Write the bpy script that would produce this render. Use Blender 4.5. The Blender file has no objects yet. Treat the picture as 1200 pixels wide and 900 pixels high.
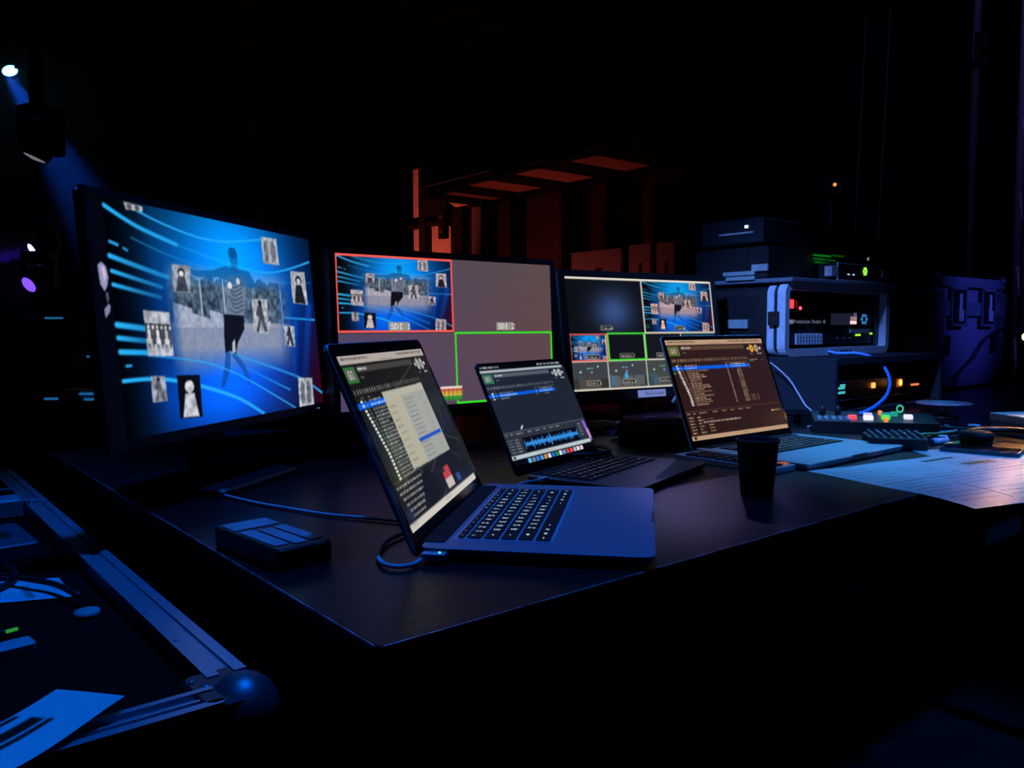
import bpy, math, random
import numpy as np
from mathutils import Vector, Matrix
random.seed(7); rng = np.random.default_rng(7)
S = bpy.context.scene
COL = S.collection
PI = math.pi
TZ = 0.74                                   # height of the table top above the floor

# ------------------------------------------------------------------ camera
F_PX, PITCH, ROLL, CAM_H = 953.8, 0.0692, -0.0034, 0.2466
cd = bpy.data.cameras.new('camera'); cam = bpy.data.objects.new('camera', cd); COL.objects.link(cam)
cd.sensor_width = 36.0; cd.lens = F_PX / 1200.0 * 36.0; cd.clip_start = 0.02; cd.clip_end = 100
fw = Vector((0, math.cos(PITCH), -math.sin(PITCH))); rt = Vector((1, 0, 0)); up = rt.cross(fw)
r2 = rt * math.cos(ROLL) + up * math.sin(ROLL); u2 = up * math.cos(ROLL) - rt * math.sin(ROLL)
M = Matrix((r2, u2, -fw)).transposed().to_4x4(); M.translation = (0, 0, TZ + CAM_H)
cam.matrix_world = M
S.camera = cam

# ------------------------------------------------------------------ world, exposure
w = bpy.data.worlds.new('world'); S.world = w; w.use_nodes = True
bg = w.node_tree.nodes['Background']; bg.inputs[0].default_value = (0.03, 0.06, 0.2, 1); bg.inputs[1].default_value = 0.0035
S.view_settings.view_transform = 'Standard'; S.view_settings.look = 'None'
S.view_settings.exposure = 0.0; S.view_settings.gamma = 1.0; S.view_settings.use_curve_mapping = False
S.cycles.use_denoising = True
S.cycles.max_bounces = 6; S.cycles.sample_clamp_indirect = 4.0

# ------------------------------------------------------------------ stage lights over the desk, with added spots
def spot(name, loc, target, power, color, size_deg, blend=0.5, radius=0.12):
    l = bpy.data.lights.new(name, 'SPOT'); l.energy = power; l.color = color; l.spot_size = math.radians(size_deg)
    l.spot_blend = blend; l.shadow_soft_size = radius
    o = bpy.data.objects.new(name, l); COL.objects.link(o); o.location = loc
    o.rotation_euler = (Vector(target) - Vector(loc)).to_track_quat('-Z', 'Y').to_euler(); return o
def point(name, loc, power, color, radius=0.02):
    l = bpy.data.lights.new(name, 'POINT'); l.energy = power; l.color = color; l.shadow_soft_size = radius
    o = bpy.data.objects.new(name, l); COL.objects.link(o); o.location = loc; return o
spot('stage_wash_blue', (0.15, 1.25, 4.8), (-0.24, 0.64, TZ), 620, (0.0, 0.145, 1.0), 32, 0.8)
spot('stage_wash_azure', (2.4, 0.4, 4.0), (1.0, 1.62, TZ), 620, (0.008, 0.24, 1.0), 20, 0.7)
spot('added_pale_spot', (2.2, 5.2, 4.6), (0.68, 1.60, TZ), 430, (0.12, 0.50, 1.0), 6, 0.8)  # added spot that brightens the right laptop's deck
spot('stage_wash_side', (-1.6, -0.6, 3.4), (0.68, 2.24, TZ + 0.20), 1500, (0.13, 0.30, 1.0), 12.5, 0.7)
spot('stage_wash_violet', (4.1, 0.9, 3.4), (1.86, 3.2, TZ + 0.42), 440, (0.07, 0.10, 1.0), 8.5, 0.6)
spot('added_purple_spot', (1.2, 6.2, 3.5), (0.285, 1.19, TZ), 60, (0.45, 0.36, 1.0), 3.1, 1.0, 0.05)  # added unseen spot that makes the purple sheen on the table
spot('stage_wash_truss', (0.4, 1.5, 5.6), (2.75, 4.6, 2.2), 260, (0.28, 0.22, 1.0), 34, 0.6)

# ------------------------------------------------------------------ frames
E1 = Vector((0.77425, 0.63288, 0)); E2 = Vector((-0.63288, 0.77425, 0)); T0 = Vector((-0.1042, 0.6141, TZ))
TYAW = math.atan2(E1.y, E1.x)
def TF(a, b, z=0.0): return T0 + E1 * a + E2 * b + Vector((0, 0, z))      # along / across the table, above its top
def GF(g1, g2, z): return E1 * g1 + E2 * g2 + Vector((0, 0, z))           # hall axes, z above the floor

# ------------------------------------------------------------------ materials
MATS = {}
def mat(name, base, rough=0.5, metal=0.0, var=0.12, scale=40.0, bump=0.0, emit=None, strength=0.0, spec=0.5, stretch=None, trans=0.0, attr=None):
    if name in MATS: return MATS[name]
    m = bpy.data.materials.new(name); m.use_nodes = True; nt = m.node_tree; b = nt.nodes['Principled BSDF']
    b.inputs['Metallic'].default_value = metal; b.inputs['Specular IOR Level'].default_value = spec
    tc = nt.nodes.new('ShaderNodeTexCoord'); mp = nt.nodes.new('ShaderNodeMapping'); nz = nt.nodes.new('ShaderNodeTexNoise')
    if stretch: mp.inputs['Scale'].default_value = stretch
    nz.inputs['Scale'].default_value = scale; nz.inputs['Detail'].default_value = 4
    nt.links.new(tc.outputs['Object'], mp.inputs['Vector']); nt.links.new(mp.outputs['Vector'], nz.inputs['Vector'])
    rp = nt.nodes.new('ShaderNodeValToRGB')
    rp.color_ramp.elements[0].position = 0.3; rp.color_ramp.elements[1].position = 0.7
    rp.color_ramp.elements[0].color = tuple(c * (1 - var) for c in base) + (1,)
    rp.color_ramp.elements[1].color = tuple(min(1, c * (1 + var)) for c in base) + (1,)
    nt.links.new(nz.outputs['Fac'], rp.inputs['Fac'])
    if attr:
        at = nt.nodes.new('ShaderNodeAttribute'); at.attribute_name = 'Col'
        mx = nt.nodes.new('ShaderNodeMix'); mx.data_type = 'RGBA'; mx.blend_type = 'MULTIPLY'; mx.inputs[0].default_value = 1
        nt.links.new(at.outputs['Color'], mx.inputs[6]); nt.links.new(rp.outputs['Color'], mx.inputs[7])
        nt.links.new(mx.outputs[2], b.inputs['Base Color'])
    else:
        nt.links.new(rp.outputs['Color'], b.inputs['Base Color'])
    mr = nt.nodes.new('ShaderNodeMapRange'); mr.inputs['To Min'].default_value = max(0, rough - 0.06); mr.inputs['To Max'].default_value = min(1, rough + 0.06)
    nt.links.new(nz.outputs['Fac'], mr.inputs['Value']); nt.links.new(mr.outputs['Result'], b.inputs['Roughness'])
    if bump:
        bp = nt.nodes.new('ShaderNodeBump'); bp.inputs['Strength'].default_value = bump; bp.inputs['Distance'].default_value = 0.002
        nt.links.new(nz.outputs['Fac'], bp.inputs['Height']); nt.links.new(bp.outputs['Normal'], b.inputs['Normal'])
    if emit:
        b.inputs['Emission Color'].default_value = tuple(emit) + (1,); b.inputs['Emission Strength'].default_value = strength
    if trans: b.inputs['Transmission Weight'].default_value = trans
    MATS[name] = m; return m
def mat_screen(name='lit_display', strength=1.0):
    if name in MATS: return MATS[name]
    m = bpy.data.materials.new(name); m.use_nodes = True; nt = m.node_tree; b = nt.nodes['Principled BSDF']
    b.inputs['Base Color'].default_value = (0.004, 0.004, 0.005, 1); b.inputs['Roughness'].default_value = 0.22; b.inputs['Specular IOR Level'].default_value = 0.25
    at = nt.nodes.new('ShaderNodeAttribute'); at.attribute_name = 'Col'
    nt.links.new(at.outputs['Color'], b.inputs['Emission Color']); b.inputs['Emission Strength'].default_value = strength
    MATS[name] = m; return m
def led(name, col, s): return mat(name, (0.02, 0.02, 0.02), 0.4, emit=col, strength=s)

DIM_ALU = mat('dim_blue_lit_aluminium', (0.17, 0.24, 0.30), 0.42, 0.4, 0.04, 300, 0.02)  # silver metal, dim blue stage light put into its colour
ALU = mat('blue_lit_aluminium', (0.42, 0.53, 0.62), 0.38, 0.5, 0.04, 300, 0.02)  # silver base colour tinted with the blue stage light
GREY_ALU = mat('space_grey_aluminium', (0.045, 0.045, 0.052), 0.42, 0.3, 0.04, 300, 0.02)
BLACK_PL = mat('black_plastic', (0.012, 0.012, 0.013), 0.42, 0, 0.2, 120, 0.03)
BLACK_GL = mat('black_glass', (0.004, 0.004, 0.005), 0.12, 0, 0.1, 20, spec=0.35)
BLACK_MET = mat('black_metal', (0.015, 0.015, 0.017), 0.38, 0.3, 0.2, 80, 0.03)
BLACK_MATTE = mat('black_matte', (0.006, 0.006, 0.007), 0.8, 0, 0.2, 60, 0.05, spec=0.2)
RUBBER = mat('black_rubber', (0.008, 0.008, 0.009), 0.6, 0, 0.2, 90, 0.02, spec=0.3)
KEYCAP = mat('black_keycap', (0.006, 0.006, 0.007), 0.5, 0, 0.1, 200, spec=0.3)
LEGEND = led('backlit_legend', (0.50, 0.72, 1.0), 0.9)
LEGEND_DIM = led('dim_legend', (0.42, 0.42, 0.60), 0.32)
LEGEND_BLUE = led('pale_blue_legend', (0.35, 0.55, 1.0), 0.6)
EXTR = mat('case_aluminium', (0.28, 0.33, 0.39), 0.32, 0.5, 0.1, 60, 0.04, stretch=(1, 8, 1))
STEEL = mat('steel', (0.45, 0.45, 0.47), 0.3, 0.8, 0.1, 60, 0.03)
CARPET = mat('box_carpet', (0.020, 0.023, 0.032), 0.95, 0, 0.7, 420, 0.9, spec=0.1)
GREYPL = mat('grey_case_plastic', (0.44, 0.48, 0.55), 0.5, 0, 0.12, 60, 0.05)
CUPMAT = mat('black_paper_cup', (0.020, 0.018, 0.018), 0.62, 0, 0.15, 150, 0.05, spec=0.3)
DRAPE = mat('black_drape', (0.004, 0.004, 0.006), 0.95, 0, 0.3, 6, spec=0.05)
FLOORM = mat('black_stage_floor', (0.006, 0.006, 0.007), 0.7, 0, 0.4, 5, spec=0.1)
BLUECABLE = mat('blue_cable_jacket', (0.04, 0.28, 0.85), 0.45, 0, 0.05, 50)
PALECABLE = mat('pale_cable_jacket', (0.45, 0.47, 0.5), 0.5, 0, 0.08, 50)
CAPER = mat('black_cable_jacket', (0.01, 0.01, 0.011), 0.5, 0, 0.1, 50)
PAPER = mat('printed_paper', (0.8, 0.8, 0.8), 0.42, 0, 0.03, 30, 0.02, attr=True)
TABLEM = mat('black_table_laminate', (0.0045, 0.0042, 0.0048), 0.34, 0, 0.45, 14, 0.30, stretch=(0.7, 7, 7), spec=0.42)
TRIM = mat('table_edge_band', (0.30, 0.30, 0.32), 0.35, 0.5, 0.8, 45, 0.3)

# ------------------------------------------------------------------ mesh builder
class MB:
    def __init__(s): s.v = []; s.f = []; s.m = []; s.s = []
    def add(s, vs, fs, m=0, smooth=False):
        o = len(s.v); s.v += [tuple(p) for p in vs]
        for f in fs: s.f.append(tuple(i + o for i in f)); s.m.append(m); s.s.append(smooth)
        return s
    def box(s, x0, x1, y0, y1, z0, z1, m=0, c=0.0):
        if c <= 0:
            vs = [(x0, y0, z0), (x1, y0, z0), (x1, y1, z0), (x0, y1, z0), (x0, y0, z1), (x1, y0, z1), (x1, y1, z1), (x0, y1, z1)]
            return s.add(vs, [(3, 2, 1, 0), (4, 5, 6, 7), (0, 1, 5, 4), (1, 2, 6, 5), (2, 3, 7, 6), (3, 0, 4, 7)], m)
        return s.rbox(x0, x1, y0, y1, z0, z1, c, m, 1, c)
    def rbox(s, x0, x1, y0, y1, z0, z1, r, m=0, n=4, c=0.0, taper=0.0):
        def ring(ins, z):
            out = []
            rr = max(r - ins, 1e-5)
            for cx, cy, a0 in ((x1 - r, y1 - r, 0), (x0 + r, y1 - r, PI / 2), (x0 + r, y0 + r, PI), (x1 - r, y0 + r, 1.5 * PI)):
                for k in range(n + 1):
                    a = a0 + (PI / 2) * k / n
                    out.append((cx + rr * math.cos(a), cy + rr * math.sin(a), z))
            return out
        rings = [ring(c + taper, z0), ring(taper, z0 + c), ring(0, z1 - c), ring(c, z1)] if c > 0 else [ring(taper, z0), ring(0, z1)]
        N = len(rings[0]); vs = [p for q in rings for p in q]; fs = []
        for k in range(len(rings) - 1):
            for i in range(N): fs.append((k * N + i, k * N + (i + 1) % N, (k + 1) * N + (i + 1) % N, (k + 1) * N + i))
        fs.append(tuple(range(N - 1, -1, -1))); fs.append(tuple((len(rings) - 1) * N + i for i in range(N)))
        return s.add(vs, fs, m)
    def lathe(s, prof, cx=0, cy=0, n=24, m=0, smooth=True, axis='z', cz=0):
        vs = []
        for r, z in prof:
            for i in range(n):
                a = 2 * PI * i / n; p = (r * math.cos(a), r * math.sin(a), z)
                if axis == 'y': p = (p[0], p[2], p[1])
                if axis == 'x': p = (p[2], p[0], p[1])
                vs.append((p[0] + cx, p[1] + cy, p[2] + cz))
        fs = []
        for k in range(len(prof) - 1):
            for i in range(n): fs.append((k * n + i, k * n + (i + 1) % n, (k + 1) * n + (i + 1) % n, (k + 1) * n + i))
        s.add(vs, fs, m, smooth)
        o = len(s.v) - len(vs)
        s.f.append(tuple(o + i for i in range(n - 1, -1, -1))); s.m.append(m); s.s.append(False)
        s.f.append(tuple(o + (len(prof) - 1) * n + i for i in range(n))); s.m.append(m); s.s.append(False)
        return s
    def cyl(s, cx, cy, z0, z1, r, n=16, m=0, axis='z', cz=0, r2=None): return s.lathe([(r, z0), (r if r2 is None else r2, z1)], cx, cy, n, m, True, axis, cz)
    def tube(s, pts, r, n=8, m=0, sub=6):
        P = smooth_path(pts, sub) if sub > 1 else [Vector(p) for p in pts]
        vs = []; fs = []
        ref = Vector((0, 0, 1))
        for i, p in enumerate(P):
            t = (P[min(i + 1, len(P) - 1)] - P[max(i - 1, 0)]).normalized()
            a = t.cross(ref)
            if a.length < 1e-3: a = t.cross(Vector((1, 0, 0)))
            a.normalize(); b = t.cross(a).normalized()
            for k in range(n):
                q = 2 * PI * k / n; vs.append(p + (a * math.cos(q) + b * math.sin(q)) * r)
        for i in range(len(P) - 1):
            for k in range(n): fs.append((i * n + k, i * n + (k + 1) % n, (i + 1) * n + (k + 1) % n, (i + 1) * n + k))
        fs.append(tuple(range(n - 1, -1, -1))); fs.append(tuple((len(P) - 1) * n + k for k in range(n)))
        return s.add(vs, fs, m, True)
    def ball(s, c, r, n=12, m=0, squash=1.0):
        prof = [(max(r * math.sin(PI * k / (n // 2 + 2)), r * 0.02), -r * squash * math.cos(PI * k / (n // 2 + 2))) for k in range(n // 2 + 3)]
        return s.lathe([(a, b + c[2]) for a, b in prof], c[0], c[1], n, m)
    def quad(s, a, b, c, d, m=0): return s.add([a, b, c, d], [(0, 1, 2, 3)], m)
    def mesh(s, name, mats):
        me = bpy.data.meshes.new(name); me.from_pydata(s.v, [], s.f)
        for q in (mats if isinstance(mats, (list, tuple)) else [mats]): me.materials.append(q)
        me.polygons.foreach_set('material_index', s.m); me.polygons.foreach_set('use_smooth', s.s); me.update(); return me
def smooth_path(pts, sub):
    P = [Vector(p) for p in pts]; out = []
    for i in range(len(P) - 1):
        p0 = P[max(i - 1, 0)]; p1 = P[i]; p2 = P[i + 1]; p3 = P[min(i + 2, len(P) - 1)]
        for k in range(sub):
            t = k / sub
            out.append(0.5 * ((2 * p1) + (p2 - p0) * t + (2 * p0 - 5 * p1 + 4 * p2 - p3) * t * t + (3 * p1 - p0 - 3 * p2 + p3) * t ** 3))
    out.append(P[-1]); return out
def link(name, me, parent=None, loc=(0, 0, 0), rot=(0, 0, 0)):
    o = bpy.data.objects.new(name, me); COL.objects.link(o); o.location = loc; o.rotation_euler = rot
    if parent: o.parent = parent
    return o
def obj(name, mb, mats, parent=None, loc=(0, 0, 0), rot=(0, 0, 0)): return link(name, mb.mesh(name, mats), parent, loc, rot)
def tag(o, label, cat, group=None, kind=None):
    if label: o['label'] = label
    if cat: o['category'] = cat
    if group: o['group'] = group
    if kind: o['kind'] = kind
    return o
def thing(name, label, cat, loc=(0, 0, 0), rotz=0.0, group=None):
    o = bpy.data.objects.new(name, None); o.empty_display_size = 0.05; COL.objects.link(o); o.location = loc; o.rotation_euler = (0, 0, rotz)
    return tag(o, label, cat, group)
def struct(name, mb, m, parent=None):
    o = obj(name, mb, m, parent)
    if not parent: o['kind'] = 'structure'
    return o

# ------------------------------------------------------------------ small bitmap lettering
FONT = dict(zip('0123456789', ['3E5149453E', '00427F4000', '4261514946', '2141454B31', '1814127F10', '2745454539', '3C4A494930', '0171090503', '3649494936', '064949291E']))
FONT.update(zip('ABCDEFGHIJKLMNOPQRSTUVWXYZ', ['7E1111117E', '7F49494936', '3E41414122', '7F4141221C', '7F49494941', '7F09090901', '3E4149497A', '7F0808087F', '00417F4100', '2040413F01', '7F08142241', '7F40404040', '7F020C027F', '7F0408107F', '3E4141413E', '7F09090906', '3E4151215E', '7F09192946', '4649494931', '01017F0101', '3F4040403F', '1F2040201F', '3F4038403F', '6314081463', '0708700807', '6151494543']))
FONT.update(zip('abcdefghiklmnoprstuvwy', ['2054545478', '7F48444438', '3844444420', '384444487F', '3854545418', '087E090102', '0C5252523E', '7F08040478', '00447D4000', '7F10284400', '00417F4000', '7C04180478', '7C08040478', '3844444438', '7C14141408', '7C08040408', '4854545420', '043F444020', '3C4040207C', '1C2040201C', '3C4030403C', '0C5050503C']))
FONT.update({'-': '0808080808', '=': '1414141414', '.': '0060600000', ',': '0050300000', '/': '2010080402', ';': '0056360000', '[': '007F414100', ']': '0041417F00', "'": '0003040000', '`': '0001020400', '\\': '0204081020', '*': '0008080800', '_': '1C1C1C1C1C'})
def glyph(ch):
    h = FONT.get(ch, None)
    if not h: return []
    out = []
    cols = [int(h[i * 2:i * 2 + 2], 16) for i in range(5)]
    for r in range(7):
        c = 0
        while c < 5:
            if cols[c] >> r & 1:
                d = c
                while d < 5 and cols[d] >> r & 1: d += 1
                out.append((c, d, r)); c = d
            else: c += 1
    return out
def lettering(mb, txt, x, y, h, place, m=0):
    """flat lettering; place(x, y) maps the writing plane to a point"""
    p = h / 7.0
    for ch in txt:
        for c, d, r in glyph(ch):
            mb.quad(place(x + c * p, y - (r + 1) * p), place(x + d * p, y - (r + 1) * p), place(x + d * p, y - r * p), place(x + c * p, y - r * p), m)
        x += 6 * p
    return x

# ------------------------------------------------------------------ pictures shown on screens and printed on paper
class Cv:
    def __init__(s, w, h, bg=(0, 0, 0), u0=0, u1=1, v0=0, v1=1, asp=16 / 9, ss=2):
        s.w, s.h, s.ss, s.asp = w, h, ss, asp; s.r = (u0, u1, v0, v1)
        W, H = w * ss, h * ss
        s.u = u0 + (np.arange(W) + .5) / W * (u1 - u0); s.v = v0 + (np.arange(H) + .5) / H * (v1 - v0)
        s.U, s.V = np.meshgrid(s.u, s.v)
        s.I = np.ones((H, W, 3)) * (np.array(bg) / 255.0)
    def win(s, ua, ub, va, vb):
        i0, i1 = np.searchsorted(s.u, [ua, ub]); j0, j1 = np.searchsorted(s.v, [va, vb])
        return slice(j0, j1), slice(i0, i1)
    def blend(s, W, a, c):
        a = np.asarray(a)[..., None] if np.ndim(a) else a
        s.I[W] = s.I[W] * (1 - a) + np.array(c) / 255.0 * a
    def rect(s, u0, v0, u1, v1, c, a=1.0): s.blend(s.win(u0, u1, v0, v1), a, c)
    def frame(s, u0, v0, u1, v1, t, c):
        tu = t / s.asp
        s.rect(u0, v0, u1, v0 + t, c); s.rect(u0, v1 - t, u1, v1, c); s.rect(u0, v0, u0 + tu, v1, c); s.rect(u1 - tu, v0, u1, v1, c)
    def poly(s, pts, c, a=1.0):
        P = np.array(pts); W = s.win(P[:, 0].min(), P[:, 0].max(), P[:, 1].min(), P[:, 1].max())
        U, V = s.U[W], s.V[W]; m = np.zeros(U.shape, bool); n = len(P)
        for i in range(n):
            x0, y0 = P[i]; x1, y1 = P[(i + 1) % n]
            if y0 == y1: continue
            m ^= ((V < y0) != (V < y1)) & (U < (x1 - x0) * (V - y0) / (y1 - y0) + x0)
        s.blend(W, m * a, c)
    def ell(s, cu, cv, ru, rv, c, a=1.0, soft=False):
        W = s.win(cu - ru * (2.5 if soft else 1), cu + ru * (2.5 if soft else 1), cv - rv * (2.5 if soft else 1), cv + rv * (2.5 if soft else 1))
        d = ((s.U[W] - cu) / ru) ** 2 + ((s.V[W] - cv) / rv) ** 2
        s.blend(W, (np.exp(-d * 1.2) if soft else (d < 1)) * a, c)
    def stroke(s, pts, wd, c, a=1.0, a1=None, curve=True):
        P = [(p.x, p.y) for p in smooth_path([(q[0], q[1], 0) for q in pts], 8)] if curve and len(pts) > 2 else pts
        A = np.array(P); W = s.win(A[:, 0].min() - wd, A[:, 0].max() + wd, A[:, 1].min() - wd, A[:, 1].max() + wd)
        U, V = s.U[W] * s.asp, s.V[W]; D = np.full(U.shape, 9.0); Tm = np.zeros(U.shape); n = len(P) - 1
        for i in range(n):
            x0, y0 = P[i][0] * s.asp, P[i][1]; x1, y1 = P[i + 1][0] * s.asp, P[i + 1][1]
            L = (x1 - x0) ** 2 + (y1 - y0) ** 2 + 1e-12
            t = np.clip(((U - x0) * (x1 - x0) + (V - y0) * (y1 - y0)) / L, 0, 1)
            d = np.hypot(U - x0 - t * (x1 - x0), V - y0 - t * (y1 - y0)); k = d < D
            D = np.where(k, d, D); Tm = np.where(k, (i + t) / n, Tm)
        al = np.clip((wd * 0.5 - D) / (wd * 0.35) + 0.5, 0, 1) * (a if a1 is None else a + (a1 - a) * Tm)
        s.blend(W, al, c)
    def text(s, t, u, v, h, c):
        p = h / 7; q = p / s.asp
        for ch in t:
            for a, b, r in glyph(ch): s.rect(u + a * q, v + r * p, u + b * q, v + (r + 1) * p, c)
            u += 6 * q
        return u
    def words(s, u, v, L, h, c, a=0.9):
        e = u + L
        while u < e:
            l = min(rng.uniform(.3, 1.0) * h * 5 / s.asp, e - u); s.rect(u, v, u + l, v + h, c, a * rng.uniform(.7, 1)); u += l + h * .7 / s.asp
    def paste(s, img, u0, v0, u1, v1):
        W = s.win(u0, u1, v0, v1); U, V = s.U[W], s.V[W]; H, Wd = img.shape[:2]
        s.I[W] = img[np.clip(((V - v0) / (v1 - v0) * H).astype(int), 0, H - 1), np.clip(((U - u0) / (u1 - u0) * Wd).astype(int), 0, Wd - 1)]
    def final(s):
        k = s.ss; return s.I.reshape(s.h, k, s.w, k, 3).mean((1, 3))
def s2l(a): a = np.clip(a, 0, 1); return np.where(a <= 0.04045, a / 12.92, ((a + 0.055) / 1.055) ** 2.4)
def noise2(h, w, cells, seed):
    g = np.random.default_rng(seed).random((cells + 2, cells * 2 + 2)); y = np.linspace(0, cells, h); x = np.linspace(0, cells * 2, w)
    j, i = y.astype(int), x.astype(int); fy, fx = (y - j)[:, None], (x - i)[None]
    return (g[j][:, i] * (1 - fy) * (1 - fx) + g[j + 1][:, i] * fy * (1 - fx) + g[j][:, i + 1] * (1 - fy) * fx + g[j + 1][:, i + 1] * fy * fx)
def picture_mesh(name, img, place, m):
    """grid of coloured points; place(u, v) for u right, v down in 0..1"""
    h, w = img.shape[:2]; pad = np.concatenate([img, img[:, -1:]], 1); pad = np.concatenate([pad, pad[-1:]], 0)
    pad[:-1, 1:-1] = (img[:, 1:] + img[:, :-1]) * .5; q = pad.copy(); q[1:-1] = (pad[1:-1] + pad[:-2]) * .5
    uu, vv = np.meshgrid(np.arange(w + 1) / w, np.arange(h + 1) / h)
    P = place(uu.ravel(), vv.ravel()).astype(np.float32)
    idx = np.arange((h + 1) * (w + 1)).reshape(h + 1, w + 1)
    F = np.stack([idx[1:, :-1], idx[1:, 1:], idx[:-1, 1:], idx[:-1, :-1]], -1).reshape(-1, 4).astype(np.int32)
    me = bpy.data.meshes.new(name); me.vertices.add(len(P)); me.vertices.foreach_set('co', P.ravel())
    me.loops.add(F.size); me.loops.foreach_set('vertex_index', F.ravel())
    me.polygons.add(len(F)); me.polygons.foreach_set('loop_start', np.arange(0, F.size, 4, dtype=np.int32))
    me.update(calc_edges=True); me.validate()
    ca = me.color_attributes.new('Col', 'FLOAT_COLOR', 'POINT'); c = np.ones((len(P), 4), np.float32); c[:, :3] = s2l(q.reshape(-1, 3)); ca.data.foreach_set('color', c.ravel())
    me.materials.append(m); return me

def portrait(c, q, bg, fg, hair=(25, 28, 38), kind=0):
    """a small monochrome photo card; q = corners of the card"""
    q = np.array(q); P = lambda s, t: tuple((q[0] * (1 - s) + q[1] * s) * (1 - t) + (q[3] * (1 - s) + q[2] * s) * t)
    c.poly([P(0, 0), P(1, 0), P(1, 1), P(0, 1)], bg)
    n_ = noise2(c.I.shape[0], c.I.shape[1], 50, 11 + kind); W_ = c.win(q[:, 0].min(), q[:, 0].max(), q[:, 1].min(), q[:, 1].max())
    if kind == 0:
        c.poly([P(.30, .42), P(.70, .42), P(.86, .98), P(.14, .98)], fg)
        e = P(.5, .27); c.ell(e[0], e[1], .2 * abs(q[1][0] - q[0][0]), .15 * abs(q[3][1] - q[0][1]), hair)
        e = P(.5, .31); c.ell(e[0], e[1], .13 * abs(q[1][0] - q[0][0]), .11 * abs(q[3][1] - q[0][1]), (205, 205, 210))
    elif kind == 1:                                   # running figure
        c.poly([P(.35, .2), P(.6, .15), P(.7, .5), P(.9, .95), P(.7, .98), P(.5, .62), P(.35, .98), P(.18, .95), P(.38, .55), P(.2, .45)], fg)
        e = P(.5, .12); c.ell(e[0], e[1], .11 * abs(q[1][0] - q[0][0]), .09 * abs(q[3][1] - q[0][1]), hair)
    elif kind == 2:                                   # a row of players
        c.poly([P(0, .28), P(1, .28), P(1, .62), P(0, .62)], (60, 64, 72))
        for k in range(6):
            s = .08 + k * .165; c.poly([P(s, .42), P(s + .1, .42), P(s + .12, .74), P(s - .02, .74)], fg if k % 2 else (205, 208, 215)); e = P(s + .05, .36); c.ell(e[0], e[1], .05 * abs(q[1][0] - q[0][0]), .05 * abs(q[3][1] - q[0][1]), (190, 190, 195))
            c.poly([P(s, .74), P(s + .04, .74), P(s + .03, .82), P(s, .82)], (40, 42, 48))
    else:                                             # two standing figures
        for s in (.14, .56): c.poly([P(s + .06, .12), P(s + .2, .12), P(s + .28, .4), P(s + .22, .9), P(s + .02, .92), P(s - .02, .4)], fg)
    c.I[W_] = np.clip(c.I[W_] * (.72 + .5 * n_[W_][..., None]), 0, 1)
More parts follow.
